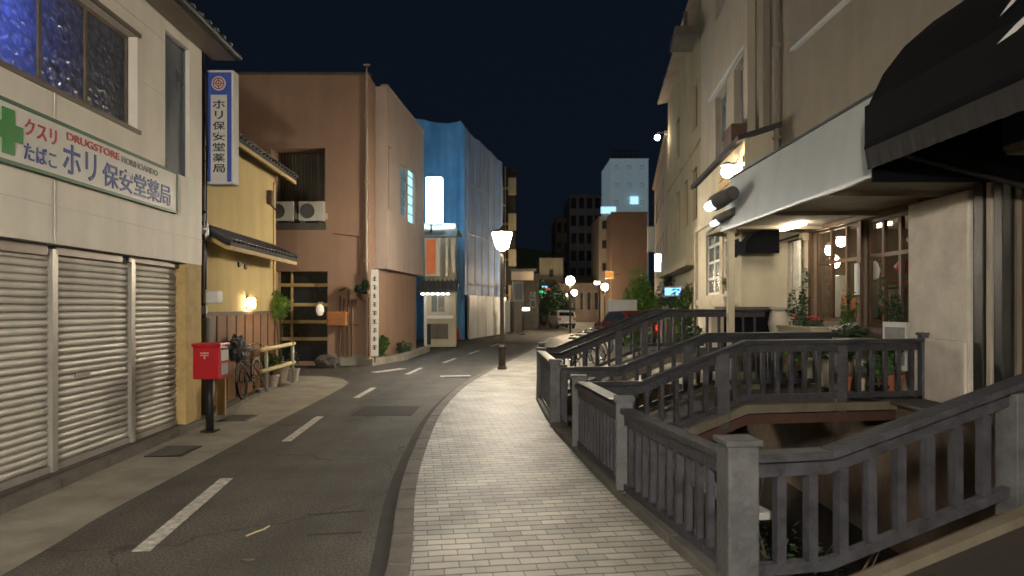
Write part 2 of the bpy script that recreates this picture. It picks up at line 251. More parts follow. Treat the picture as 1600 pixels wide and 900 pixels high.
# ------------------------------------------------------------------ geometry helpers
class MB:
    def __init__(s): s.b = bmesh.new()
    def box(s, x0, x1, y0, y1, z0, z1):
        v = [s.b.verts.new(p) for p in ((x0,y0,z0),(x1,y0,z0),(x1,y1,z0),(x0,y1,z0),(x0,y0,z1),(x1,y0,z1),(x1,y1,z1),(x0,y1,z1))]
        for f in ((0,3,2,1),(4,5,6,7),(0,1,5,4),(1,2,6,5),(2,3,7,6),(3,0,4,7)): s.b.faces.new([v[i] for i in f])
        return s
    def face(s, pts): s.b.faces.new([s.b.verts.new(p) for p in pts]); return s
    def beam(s, p, q, w, h, up=(0,0,1)):        # rectangular bar: w sideways, h along up
        p = Vector(p); q = Vector(q); d = (q-p).normalized(); side = d.cross(Vector(up))
        if side.length < 1e-4: side = Vector((1,0,0))
        side.normalize(); upv = side.cross(d).normalized()
        r = []
        for c in (p, q):
            r.append([s.b.verts.new(c + side*w/2*a + upv*h/2*b) for a, b in ((-1,-1),(1,-1),(1,1),(-1,1))])
        s.b.faces.new(r[0][::-1]); s.b.faces.new(r[1])
        for i in range(4): s.b.faces.new([r[0][i], r[0][(i+1)%4], r[1][(i+1)%4], r[1][i]])
        return s
    def vbeam(s, p, q, w, h):                   # like beam but ends cut plumb (for rails that change slope)
        p = Vector(p); q = Vector(q); d = (q-p); side = Vector((d.y, -d.x, 0)).normalized()
        r = []
        for c in (p, q):
            r.append([s.b.verts.new(c + side*w/2*a + Vector((0,0,h/2*b))) for a, b in ((-1,-1),(1,-1),(1,1),(-1,1))])
        s.b.faces.new(r[0][::-1]); s.b.faces.new(r[1])
        for i in range(4): s.b.faces.new([r[0][i], r[0][(i+1)%4], r[1][(i+1)%4], r[1][i]])
        return s
    def tube(s, pts, r, seg=8, cap=True):
        pts = [Vector(p) for p in pts]; rr = r if isinstance(r, (list, tuple)) else [r]*len(pts)
        rings = []; n = len(pts); ref = None
        for i, p in enumerate(pts):
            d = (pts[min(i+1,n-1)] - pts[max(i-1,0)]).normalized()
            a = Vector((0,0,1)) if abs(d.z) < 0.9 else Vector((1,0,0))
            x = d.cross(a).normalized() if ref is None else (ref - d*ref.dot(d)).normalized()
            ref = x; y = d.cross(x)
            rings.append([s.b.verts.new(p + (x*math.cos(t)+y*math.sin(t))*rr[i]) for t in [2*math.pi*k/seg for k in range(seg)]])
        for a, b in zip(rings, rings[1:]):
            for k in range(seg): s.b.faces.new([a[k], a[(k+1)%seg], b[(k+1)%seg], b[k]])
        if cap: s.b.faces.new(rings[0][::-1]); s.b.faces.new(rings[-1])
        return s
    def lathe(s, prof, c=(0,0,0), seg=16):
        rings = []
        for r, z in prof:
            rings.append([s.b.verts.new((c[0]+max(r,1e-4)*math.cos(2*math.pi*k/seg), c[1]+max(r,1e-4)*math.sin(2*math.pi*k/seg), c[2]+z)) for k in range(seg)])
        for a, b in zip(rings, rings[1:]):
            for k in range(seg): s.b.faces.new([a[k], a[(k+1)%seg], b[(k+1)%seg], b[k]])
        s.b.faces.new(rings[0][::-1]); s.b.faces.new(rings[-1]); return s
    def torus(s, c, R_, r, axis='y', seg=28, sub=6, sx=1, a0=0, a1=2*math.pi):
        full = abs(a1-a0-2*math.pi) < 1e-6; n = seg if full else seg+1; rings = []
        for i in range(n):
            t = a0+(a1-a0)*i/seg; row = []
            for j in range(sub):
                p = 2*math.pi*j/sub; q = R_+r*math.cos(p); h = r*math.sin(p)
                pt = {'y': (q*math.cos(t), h, q*math.sin(t)), 'x': (h, q*math.cos(t), q*math.sin(t)), 'z': (q*math.cos(t), q*math.sin(t), h)}[axis]
                row.append(s.b.verts.new((c[0]+pt[0], c[1]+pt[1], c[2]+pt[2])))
            rings.append(row)
        for i in range(seg if full else n-1):
            a = rings[i]; b = rings[(i+1) % n]
            for j in range(sub): s.b.faces.new([a[j], b[j], b[(j+1)%sub], a[(j+1)%sub]])
        return s
    def prism(s, poly, z0, z1):
        lo = [s.b.verts.new((x,y,z0)) for x,y in poly]; hi = [s.b.verts.new((x,y,z1)) for x,y in poly]
        s.b.faces.new(lo[::-1]); s.b.faces.new(hi); n = len(poly)
        for i in range(n): s.b.faces.new([lo[i], lo[(i+1)%n], hi[(i+1)%n], hi[i]])
        return s
    def extr(s, prof, x0, x1):                  # profile in (y,z) extruded along x
        a = [s.b.verts.new((x0,y,z)) for y,z in prof]; b = [s.b.verts.new((x1,y,z)) for y,z in prof]; n = len(prof)
        s.b.faces.new(a[::-1]); s.b.faces.new(b)
        for i in range(n): s.b.faces.new([a[i], a[(i+1)%n], b[(i+1)%n], b[i]])
        return s
    def sheet(s, A, B):                         # strip between two polylines
        a = [s.b.verts.new(p) for p in A]; b = [s.b.verts.new(p) for p in B]
        for i in range(len(A)-1): s.b.faces.new([a[i], b[i], b[i+1], a[i+1]])
        return s
    def wall(s, x0, x1, z0, z1, y, holes=(), depth=0.15, into=1):
        xs = sorted({x0, x1} | {min(max(h[i], x0), x1) for h in holes for i in (0,1)})
        zs = sorted({z0, z1} | {min(max(h[i], z0), z1) for h in holes for i in (2,3)})
        for i in range(len(xs)-1):
            for j in range(len(zs)-1):
                cx = (xs[i]+xs[i+1])/2; cz = (zs[j]+zs[j+1])/2
                if any(h[0] < cx < h[1] and h[2] < cz < h[3] for h in holes): continue
                s.face([(xs[i],y,zs[j]),(xs[i+1],y,zs[j]),(xs[i+1],y,zs[j+1]),(xs[i],y,zs[j+1])])
        d = y+depth*into
        for a, b, c, e in holes:
            s.face([(a,y,c),(a,d,c),(a,d,e),(a,y,e)]); s.face([(b,y,c),(b,d,c),(b,d,e),(b,y,e)])
            s.face([(a,y,c),(b,y,c),(b,d,c),(a,d,c)]); s.face([(a,y,e),(b,y,e),(b,d,e),(a,d,e)])
        return s
    def blob(s, c, r, seed=0, n=2, amp=0.2):
        rr = random.Random(seed); t = bmesh.ops.create_icosphere(s.b, subdivisions=n, radius=1)
        for v in t['verts']:
            k = 1+amp*(rr.random()-0.5); v.co = Vector((c[0]+v.co.x*r[0]*k, c[1]+v.co.y*r[1]*k, c[2]+v.co.z*r[2]*k))
        return s
    def leaves(s, c, r, n, size, seed=0, clumps=9, rough=1.0):
        rr = random.Random(seed); cs = []
        for i in range(clumps):
            a = rr.random()*6.28; b = rr.uniform(-1,1); q = rr.uniform(0.25,0.75)
            cs.append((c[0]+r[0]*q*math.cos(a)*math.sqrt(1-b*b), c[1]+r[1]*q*math.sin(a)*math.sqrt(1-b*b), c[2]+r[2]*q*b, rr.uniform(0.3,0.55)))
        for i in range(n):
            k = rr.choice(cs); d = Vector((rr.gauss(0,1), rr.gauss(0,1), rr.gauss(0,1))).normalized()*rr.uniform(0.4,1)**0.5
            p = Vector((k[0]+d.x*r[0]*k[3], k[1]+d.y*r[1]*k[3], k[2]+d.z*r[2]*k[3]))
            t = Vector((rr.gauss(0,1), rr.gauss(0,1), rr.gauss(0,0.6))).normalized(); w = t.cross(Vector((rr.gauss(0,1), rr.gauss(0,1), rr.gauss(0,1)))).normalized()
            L_ = size*rr.uniform(0.6,1.4); W = L_*0.38
            s.face([p-t*L_*0.5, p+w*W*0.5, p+t*L_*0.5, p-w*W*0.5])
        return s
    def build(s, name, m, parent=None, bevel=0, smooth=False, loc=None):
        bmesh.ops.recalc_face_normals(s.b, faces=s.b.faces[:])
        me = bpy.data.meshes.new(name); s.b.to_mesh(me); s.b.free()
        if smooth: me.shade_smooth()
        o = bpy.data.objects.new(name, me); COL.objects.link(o)
        me.materials.append(M[m] if isinstance(m, str) else m)
        if parent: o.parent = parent
        if loc: o.location = loc
        if bevel:
            b = o.modifiers.new('bevel', 'BEVEL'); b.width = bevel; b.segments = 2; b.limit_method = 'ANGLE'
        return o
def tag(o, label=None, cat=None, group=None, kind=None):
    if label: o['label'] = label
    if cat: o['category'] = cat
    if group: o['group'] = group
    if kind: o['kind'] = kind
    return o
def thing(name, label, cat, loc=(0,0,0), rz=0, group=None):
    o = bpy.data.objects.new(name, None); COL.objects.link(o); o.empty_display_size = 0.2
    o.location = loc; o.rotation_euler = (0,0,rz); return tag(o, label, cat, group)
def struct(o): o['kind'] = 'structure'; return o
def frthing(name, label, cat, fr, group=None, z=0): return thing(name, label, cat, (fr.o.x, fr.o.y, z), fr.a, group)
def dup(root, loc, rz=None, label=None, group=None):
    kids = {}
    for o in bpy.data.objects:
        if o.parent: kids.setdefault(o.parent.name, []).append(o)
    r = root.copy(); COL.objects.link(r); r.location = loc
    if rz is not None: r.rotation_euler = (0,0,rz)
    if label: r['label'] = label
    if group: r['group'] = group
    def rec(src, dst):
        for ch in kids.get(src.name, []):
            c = ch.copy(); COL.objects.link(c); c.parent = dst; rec(ch, c)
    rec(root, r); return r
def text(name, s, m, parent, w, h, mtx, ext=0.004):
    """lettering as mesh, fitted to w x h, lower left at the origin of mtx (x right, y up)"""
    cu = bpy.data.curves.new(name, 'FONT'); cu.body = s; cu.size = 1; cu.extrude = 0.001; cu.offset = 0.012
    o = bpy.data.objects.new(name+'_tmp', cu); COL.objects.link(o)
    bpy.context.view_layer.update()
    me = bpy.data.meshes.new_from_object(o.evaluated_get(bpy.context.evaluated_depsgraph_get()))
    bpy.data.objects.remove(o)
    xs = [v.co.x for v in me.vertices] or [0,1]; ys = [v.co.y for v in me.vertices] or [0,1]
    x0, x1, y0, y1 = min(xs), max(xs), min(ys), max(ys)
    for v in me.vertices:
        v.co = mtx @ Vector(((v.co.x-x0)/(x1-x0)*w, (v.co.y-y0)/(y1-y0)*h, v.co.z/0.001*ext))
    me.materials.clear(); me.materials.append(M[m])
    q = bpy.data.objects.new(name, me); COL.objects.link(q); q.parent = parent; return q
def basis(o, x, y, z):
    m = Matrix.Identity(4)
    for i, a in enumerate((x, y, z)):
        for j in range(3): m[j][i] = a[j]
    for j in range(3): m[j][3] = o[j]
    return m
def window(parent, x0, x1, z0, z1, y, into, fm='frame', pm='glass', mull=(), trans=(), fw=0.05, fd=0.06, name='window'):
    b = MB(); a, c = sorted((y, y+fd*into))
    b.box(x0, x1, a, c, z0, z0+fw).box(x0, x1, a, c, z1-fw, z1).box(x0, x0+fw, a, c, z0+fw, z1-fw).box(x1-fw, x1, a, c, z0+fw, z1-fw)
    for q in mull: b.box(q-fw/2, q+fw/2, a, c, z0+fw, z1-fw)
    for q in trans: b.box(x0+fw, x1-fw, a+0.003, c-0.003, q-fw/2, q+fw/2)
    w = b.build(name, fm, parent)
    py = y+fd*0.5*into
    MB().box(x0+fw*0.5, x1-fw*0.5, py-0.004, py+0.004, z0+fw*0.5, z1-fw*0.5).build('pane', pm, w)
    return w
# ================================================================== THE SETTING
RZ = -0.09                                             # road surface; the paved walk is at z = 0
struct(MB().face([(-300,-60,-2.6),(300,-60,-2.6),(300,600,-2.6),(-300,600,-2.6)]).build('terrain', 'ground'))
def gl(pts, z): return [(*G(u, v, z), z) for u, v in pts]
# walk edges measured on the walk surface
kerb_in = [(-0.30,-6),(-0.42,0),(-0.55,2.5)] + [G(*p)[:2] for p in ((640,900),(648,780),(657,730),(668,695),(684,655),(705,625),(732,600),(765,580),(805,560),(838,543),(868,525))] + [(6.5,50),(14,75)]
kerb_in = [(p[0], p[1]) for p in kerb_in]
def sm(P, n=5):                                        # Catmull-Rom smoothing
    out = []
    for i in range(len(P)-1):
        p0 = P[max(i-1,0)]; p1 = P[i]; p2 = P[i+1]; p3 = P[min(i+2,len(P)-1)]
        for k in range(n):
            t = k/n; out.append(tuple(0.5*((2*p1[j])+(-p0[j]+p2[j])*t+(2*p0[j]-5*p1[j]+4*p2[j]-p3[j])*t*t+(-p0[j]+3*p1[j]-3*p2[j]+p3[j])*t**3) for j in (0,1)))
    out.append(tuple(P[-1])); return out
KI = sm(kerb_in)
def offs(P, d):
    out = []
    for i, p in enumerate(P):
        a = P[max(i-1,0)]; b = P[min(i+1,len(P)-1)]; t = Vector((b[0]-a[0], b[1]-a[1])).normalized()
        out.append((p[0]-t.y*d, p[1]+t.x*d))
    return out
KO = offs(KI, 0.155)
# canal line: the walk's right side
CAN = [(2.6,-6),(1.95,0),(1.50,2.9),(1.29,4.2),(0.97,6.15),(0.76,8.2),(0.60,9.7),(0.50,12.5),(0.60,15.2)]
def cx(y):
    for a, b in zip(CAN, CAN[1:]):
        if a[1] <= y <= b[1]: return a[0]+(b[0]-a[0])*(y-a[1])/(b[1]-a[1])
    return CAN[-1][0]
right_edge = [(*p,) for p in CAN[:-1]] + [(0.50,15.2),(7,15.2),(7,32),(9.5,50),(17,75)]
# ground sheet with the canal cut out: left part to the canal line, right part beyond
gz = -0.13
b = MB()
b.sheet([(-250,y,gz) for y in (-60,-6,0,2.9,4.2,6.15,8.2,9.7,12.5,15.2)], [(2.4,-60,gz)]+[(x-0.12,y,gz) for x,y in CAN])
b.face([(-250,15.2,gz),(250,15.2,gz),(250,600,gz),(-250,600,gz)])
struct(b.build('ground', 'ground'))
# road
LE = [(-3.0,-6),(-3.15,0)] + [G(u,v,RZ)[:2] for u,v in ((20,890),(170,800),(330,715),(430,661),(500,625),(535,606))]
LE = sm(LE, 4) + [G(545,598,RZ)[:2], G(535,592,RZ)[:2], G(505,588,RZ)[:2], G(460,588,RZ)[:2], (-8,17.6), (-40,17.9), (-40,20.3), (-8,20.3)] + [G(u,v,RZ)[:2] for u,v in ((470,578),(560,573),(640,562),(700,548),(780,526),(840,508),(875,499))]
road_l = LE + [(9,110)]
kr = [p for p in KO] + [(30,112)]
poly = [(x,y,RZ) for x,y in road_l] + [(x,y,RZ) for x,y in reversed(kr)]
b = MB(); b.face(poly); bmesh.ops.triangulate(b.b, faces=b.b.faces[:]); struct(b.build('road', 'asphalt'))
# paved walk
def interp(P, y):
    for a, c in zip(P, P[1:]):
        if a[1] <= y <= c[1]: return a[0]+(c[0]-a[0])*(y-a[1])/(c[1]-a[1])
    return P[-1][0]
ys = [-6+i*0.5 for i in range(int(21.2/0.5)+1)] + [15.2]
b = MB(); b.sheet([(interp(KI,y),y,0.0) for y in ys], [(cx(y)-0.02,y,0.0) for y in ys])
ys2 = [15.2,17,19,21,23,26,30,34,38,42,46,50,60,75]
b.sheet([(interp(KI,y),y,0.0) for y in ys2], [(interp(KI,y)+(2.4 if y < 60 else 4),y,0.0) for y in ys2])
struct(b.build('paved_walk', 'paving'))
b = MB(); b.face([(0.5,15.2,-0.004),(60,15.2,-0.004),(60,34,-0.004),(7.5,50,-0.004),(3.3,30,-0.004),(1.4,21,-0.004)]); struct(b.build('plaza', 'concrete'))
b = MB(); acc = 0
def chunks(P, Q, L_, b, z0, z1, gap=0.012):
    i = 0
    d = [0]
    for k in range(1, len(P)): d.append(d[-1]+math.dist(P[k-1], P[k]))
    def at(A, t):
        for k in range(1, len(A)):
            if d[k] >= t: f = (t-d[k-1])/(d[k]-d[k-1]+1e-9); return (A[k-1][0]+(A[k][0]-A[k-1][0])*f, A[k-1][1]+(A[k][1]-A[k-1][1])*f)
        return A[-1]
    t = 0
    while t < d[-1]-0.05:
        e = min(t+L_-gap, d[-1]); b.prism([at(P,t), at(P,e), at(Q,e), at(Q,t)], z0, z1); t += L_
chunks(KI, KO, 0.62, b, RZ-0.03, 0.004); struct(b.build('kerb', 'kerb', bevel=0.012))
G2 = offs(KO, 0.13)
b = MB(); b.sheet([(x,y,RZ+0.004) for x,y in KO], [(x,y,RZ+0.004) for x,y in G2]); struct(b.build('gutter', 'patch'))
# left pavement strip (flush concrete) and the raised step under the buildings
pl = [(x,y) for x,y in LE[:-11]]
st = [(-4.08,-6),(-4.16,0)] + [G(0,806,RZ)[:2], G(275,684,RZ)[:2], G(345,653,RZ)[:2], G(430,603,RZ)[:2]]
b = MB(); b.face([(x,y,RZ+0.004) for x,y in pl] + [(x,y,RZ+0.004) for x,y in reversed(st)]); bmesh.ops.triangulate(b.b, faces=b.b.faces[:]); struct(b.build('pavement', 'concrete'))
so = [(x-0.14, y) for x, y in st]
b = MB(); chunks(st[2:], so[2:], 0.9, b, RZ-0.02, 0.0); chunks(st[:3], so[:3], 0.9, b, RZ-0.02, 0.0); struct(b.build('kerb_left', 'kerb', bevel=0.01))
b = MB(); b.sheet([(x,y,-0.012) for x,y in so], [(x-2.2,y,-0.012) for x,y in so]); struct(b.build('forecourt', 'concdark'))
# painted dashes on the road
b = MB()
for (u0,v0,u1,v1,w) in ((-150,1075,20,965,.13),(220,862,354,748,.13),(447,690,500,651,.12),(556,622,584,606,.12),(636,585,658,575,.12),(693,567,712,560,.12),(733,553,748,548,.12),(768,541,780,537,.12)):
    p = G(u0,v0,RZ); q = G(u1,v1,RZ); b.beam((*p,RZ+0.004),(*q,RZ+0.004), w, 0.004)
p = G(585,582,RZ); q = G(630,576,RZ); b.beam((*p,RZ+0.005),(*q,RZ+0.005), 0.25, 0.004)
p = G(688,588,RZ); q = G(735,587,RZ); b.beam((*p,RZ+0.003),(*q,RZ+0.003), 0.22, 0.004)
struct(b.build('road_marking', 'line'))
b = MB()
for (u0,v0,u1,v1,w) in ((560,642,650,642,1.1),(694,589,733,589,.5),(480,805,570,798,.03),(480,836,565,832,.03),(770,536,860,536,3)):
    p = G(u0,v0,RZ); q = G(u1,v1,RZ); b.beam((*p,RZ+0.002),(*q,RZ+0.002), w, 0.003)
struct(b.build('asphalt_patch', 'patch'))
for k,(u,v,lab) in enumerate(((272,706,'square iron drain cover in the concrete strip before the closed shutters'),(372,654,'dark iron grating set in the pavement beyond the red postbox'))):
    x,y = G(u,v,RZ); t = thing('drain_cover', lab, 'drain cover', (x,y,RZ+0.006), 0.05)
    b = MB(); b.box(-.22,.22,-.3,.3,0,0.01); b.build('cover_frame', 'dark', t)
    b = MB()
    for i in range(9): b.box(-.18,.18,-.26+i*.06,-.23+i*.06,0.011,0.018)
    b.build('grating', 'concdark', t)
x,y = G(405,830,RZ); b = MB(); b.tube([(x-.05,y-.14,RZ+.008),(x-.01,y-.05,RZ+.008),(x+.03,y+.02,RZ+.008),(x+.045,y+.10,RZ+.010)], .007, 6); tag(b.build('bent_straw', 'guard'), 'pale bent strip of litter lying on the asphalt lane', 'litter')
x,y = G(388,876,RZ); tag(MB().blob((x,y,RZ+.012), (.045,.03,.012), 3, 2, .6).build('dry_leaf', 'concdark'), 'small crumpled dry leaf on the road in the foreground', 'leaf')

# ================================================================== DRUGSTORE, left foreground
D = Fr(-4.2276,-4,-4.7417,10.44)
t = frthing('drugstore_building', 'cream panelled two storey drugstore with closed steel shutters', 'building', D)
dl = D.len
wx0, wx1 = D.s(-170), D.s(215)
wz0, wz1 = 3.91, 5.07
vx0, vx1, vz0, vz1 = D.s(258), D.s(296), 3.58, 5.47
b = MB(); b.wall(-0.0, dl, 2.34, 5.78, 0, [(wx0,wx1,wz0,wz1),(vx0,vx1,vz0,vz1)], 0.17, 1)
b.face([(0,0,2.34),(dl,0,2.34),(dl,.13,2.34),(0,.13,2.34)])
b.face([(dl,0,2.34),(dl,7,2.34),(dl,7,5.78),(dl,0,5.78)]).face([(0,0,-.1),(0,7,-.1),(0,7,5.78),(0,0,5.78)])
b.face([(dl,.13,-.1),(dl,7,-.1),(dl,7,2.34),(dl,.13,2.34)])
b.build('wall', 'clad', t)
b = MB()
for z in (2.72, 3.30, 4.55, 5.3):
    for x0, x1 in ((0,wx0),(wx1,dl)) if 3.9 < z < 5.1 else ((0,dl),):
        if z in (3.30,) : continue
        b.box(x0, x1 if z != 4.55 and z != 5.3 else min(x1, vx0) if x1 > vx0 else x1, -.004, .002, z-.004, z+.004)
for u in (85,): x = D.s(u); b.box(x-.012, x+.012, -.012, .002, 2.35, 3.9)
x = D.s(-120); b.box(x-.012, x+.012, -.012, .002, 2.35, 3.9)
b.build('panel_joint', 'ac', t)
# shop window upstairs
mu = [D.s(65,.1), D.s(137,.1), D.s(-30,.1), D.s(-110,.1)]
w = window(t, wx0, wx1, wz0, wz1, .115, 1, 'frame', 'frosted', mull=mu, fw=.045, fd=.05)
b = MB(); b.box(wx0-.04, wx1+.04, -.03, .0, wz0-.05, wz0-.002).box(wx0-.04, wx1+.04, -.03, 0, wz1+.002, wz1+.05).build('window_surround', 'frame', t)
w = window(t, vx0, vx1, vz0, vz1, .06, 1, 'glassblue', 'glassblue', fw=.03, fd=.06)
# room behind the patterned glass
b = MB(); b.box(wx0-.5, wx1+.1, 2.4, 2.5, 3.3, 5.7).box(wx0-.5, wx1+.1, .34, 2.4, 3.3, 3.4).box(wx0-.5, wx1+.1, .34, 2.4, 5.6, 5.7).build('room_lining', 'darkint', t)
b = MB()
for i in range(5): b.box(D.s(-150)+i*.32, D.s(-150)+i*.32+.06, .5, .56, 4.05, 5.0)
b.build('blue_light_strip', 'blueled', t)
# shutters
piers = [D.s(82,.13), D.s(205,.13)]
sx = [0.3, piers[0]-3.3, piers[0]-1.6, piers[0], piers[1], D.s(277,.13)]
for i in range(len(sx)-1):
    a, e = sx[i]+.045, sx[i+1]-.045
    if i == len(sx)-2: e = sx[i+1]
    prof = []; z = 0.0
    while z < 2.26:
        prof += [(.17, z), (.145, z+.012), (.140, z+.035), (.147, z+.058), (.172, z+.066)]; z += .075
    A = [(a, y, z_) for y, z_ in prof]; B = [(e, y, z_) for y, z_ in prof]
    sh = MB().sheet(A, B).build('roller_shutter', 'shutter', t)
    MB().box(a, e, .125, .165, 0.0, .07).build('bottom_bar', 'framelt', sh)
    if i == 3 or i == 2:
        MB().box(a+.35, a+.62, .128, .139, .92, .98).build('label_plate', 'brightmetal', sh)
for x in sx[1:-1]: MB().box(x-.045, x+.045, .10, .19, 0, 2.30).build('shutter_guide', 'framelt', t)
for i,(a,e,h,d) in enumerate(((sx[2],sx[3]-.1,2.335,.11),(sx[3],sx[4]-.25,2.335,.10),(sx[4]-.1,sx[5],2.335,.10))):
    MB().box(a, e, d, .30, 2.22+.02*i, h).build('shutter_box', 'frame', t, bevel=.01)
MB().box(sx[-1], dl, .005, .30, -.02, 2.338).build('end_pier', 'yellowtrim', t, bevel=.01)
b = MB(); b.box(0, dl, .05, .5, -.09, 0.0).build('plinth', 'concdark', t)
# tiled eave
ex = dl+.35
r = MB().extr([(-.38,5.66),(-.38,5.72),(3.5,7.0),(3.5,6.94)], -.1, ex).build('roof', 'roofdark', t)
b = MB()
i = 0
while i*.27 < ex: b.tube([(i*.27, -.40, 5.745), (i*.27, 2.0, 6.545)], .055, 6); i += 1
b.build('tile_row', 'tile', r)
MB().box(0, ex, -.38, -.02, 5.60, 5.655).build('eave_board', 'frame', r)
MB().tube([(0,-.44,5.64),(ex,-.44,5.64)], .05, 8).build('rain_gutter', 'dark', r)
# fascia sign board
t = frthing('drugstore_sign', 'long white wall sign with green cross and blue japanese lettering', 'sign', D)
a0, a1 = D.s(-60), D.s(270)
MB().box(a0, a1, -.05, -.002, 3.03, 3.54).build('sign_board', 'signwhite', t)
MB().box(a0, a1+.015, -.062, -.002, 3.542, 3.575).box(a0, a1+.015, -.062, -.002, 2.995, 3.028).box(a1, a1+.02, -.062, -.002, 3.0, 3.57).build('sign_trim', 'greentrim', t)
c = D.s(3); MB().box(c-.075,c+.075,-.062,-.051,3.08,3.49).box(c-.19,c-.0751,-.062,-.051,3.21,3.36).box(c+.0751,c+.19,-.062,-.051,3.21,3.36).build('cross', 'green', t)
def lt(s, u0, u1, z0, z1, m):
    x0, x1 = D.s(u0,-.05), D.s(u1,-.05)
    text('lettering', s, m, t, x1-x0, z1-z0, basis((x0,-.053,z0),(1,0,0),(0,0,1),(0,-1,0)))
lt('クスリ', 38, 88, 3.315, 3.475, 'inkred'); lt('たばこ', 37, 88, 3.08, 3.245, 'inkblue')
lt('ホリ', 98, 150, 3.07, 3.385, 'inkblue'); lt('保安堂薬局', 160, 266, 3.07, 3.345, 'inkblue')
lt('DRUGSTORE', 104, 186, 3.42, 3.50, 'inkred'); lt('HORIHOANDO', 190, 246, 3.41, 3.485, 'inkgrey')
# projecting vertical sign
t = thing('projecting_sign', 'tall white and blue shop sign projecting from the pole above the postbox', 'sign', (-4.95,11.0,3.68))
MB().box(0,.465,0,.24,0,1.85).build('sign_case', 'plastic', t, bevel=.03)
MB().box(.035,.43,-.006,.004,.04,1.80).build('sign_face', 'signwhite', t)
MB().box(.03,.10,-.012,-.0065,.04,1.80).box(.365,.435,-.012,-.0065,.04,1.80).box(.1005,.3645,-.012,-.0065,1.44,1.80).build('blue_border', 'signblue', t)
b = MB(); b.tube([(.232,-.013,1.62),(.232,-.02,1.62)], .115, 24).build('round_emblem', 'signwhite', t)
b = MB(); b.torus((.232,-.022,1.62), .085, .010, 'y', 24, 4).torus((.232,-.022,1.62), .045, .009, 'y', 18, 4).tube([(.15,-.022,1.62),(.31,-.022,1.62)], .007, 4).tube([(.232,-.022,1.54),(.232,-.022,1.70)], .007, 4).build('emblem_mark', 'inkred', t)
for i, ch in enumerate('ホリ保安堂薬局'):
    text('lettering', ch, 'inkblack', t, .20 if ch != 'リ' else .13, .135, basis((.132+(.035 if ch=='リ' else 0),-.008,1.22-i*.172),(1,0,0),(0,0,1),(0,-1,0)))
MB().tube([(.1,.12,1.3),(-.12,.12,1.3)],.02).tube([(.1,.12,.4),(-.12,.12,.4)],.02).build('bracket', 'dark', t)
# utility pole with clamps
t = thing('utility_pole', 'dark brown steel pole in the gap beside the drugstore', 'pole', (-5.02,11.0,-.02))
MB().tube([(0,0,0),(0,0,5.9)], [.085,.06], 12).build('pole_shaft', 'pole', t, smooth=True)
b = MB(); b.box(-.10,.10,-.10,.10,3.0,3.10).box(-.12,.14,-.16,.02,2.78,3.0).tube([(-.05,-.12,3.1),(.15,-.16,3.25)],.03).build('clamp', 'dark', t, bevel=.01)
b = MB(); b.tube([(.02,-.09,2.98),(.12,-.20,2.94)],.07,12).tube([(-.12,-.08,3.05),(-.10,-.16,2.85)],.05,10).build('insulator', 'brightmetal', t, smooth=True)
b = MB(); b.tube([(.09,-.02,4.3),(.11,-.02,4.3),(.10,-.02,2.0)],.012,6).build('conduit', 'dark', t)
MB().box(.10,.34,-.14,.06,1.78,1.98).build('meter_box', 'plastic', t, bevel=.015)
MB().box(-.12,.18,-.18,-.14,1.62,1.74).build('lamp_plate', 'plastic', t, bevel=.01)
MB().prism([(-.14,-.13),(.20,-.13),(.20,.05),(-.14,.05)], 0, 1.55).build('pole_guard', 'corr', t, bevel=.02)
t = tag(MB().box(-4.64,-4.50,10.72,10.76,0.004,.60).build('leaning_board', 'yellowtrim', bevel=.004), 'pale plank standing upright behind the red postbox', 'board')
# postbox
t = thing('postbox', 'red square street postbox on a dark post', 'postbox', (-4.315,9.65,RZ+.008))
MB().box(-.20,.19,0,.30,.76,1.22).build('box', 'red', t, bevel=.02)
MB().box(-.215,.205,-.015,.315,1.22,1.27).build('box_lid', 'red', t, bevel=.012)
MB().tube([(-.02,.15,0),(-.02,.15,.76)], .055, 14).build('post', 'dark', t, smooth=True)
MB().box(-.12,.08,.05,.25,0,.02).build('base_plate', 'dark', t)
MB().box(.191,.197,.03,.27,1.02,1.17).build('notice_panel', 'signwhite', t)
MB().box(.191,.204,.05,.25,1.178,1.205).build('mail_slot', 'dark', t)
MB().box(.191,.196,.04,.26,.82,.98).build('collection_label', 'carpale', t)
b = MB(); b.box(-.09,.03,-.006,-.001,1.125,1.14).box(-.09,.03,-.006,-.001,1.095,1.107).box(-.037,-.022,-.006,-.001,1.05,1.094); b.build('postal_mark', 'signwhite', t)

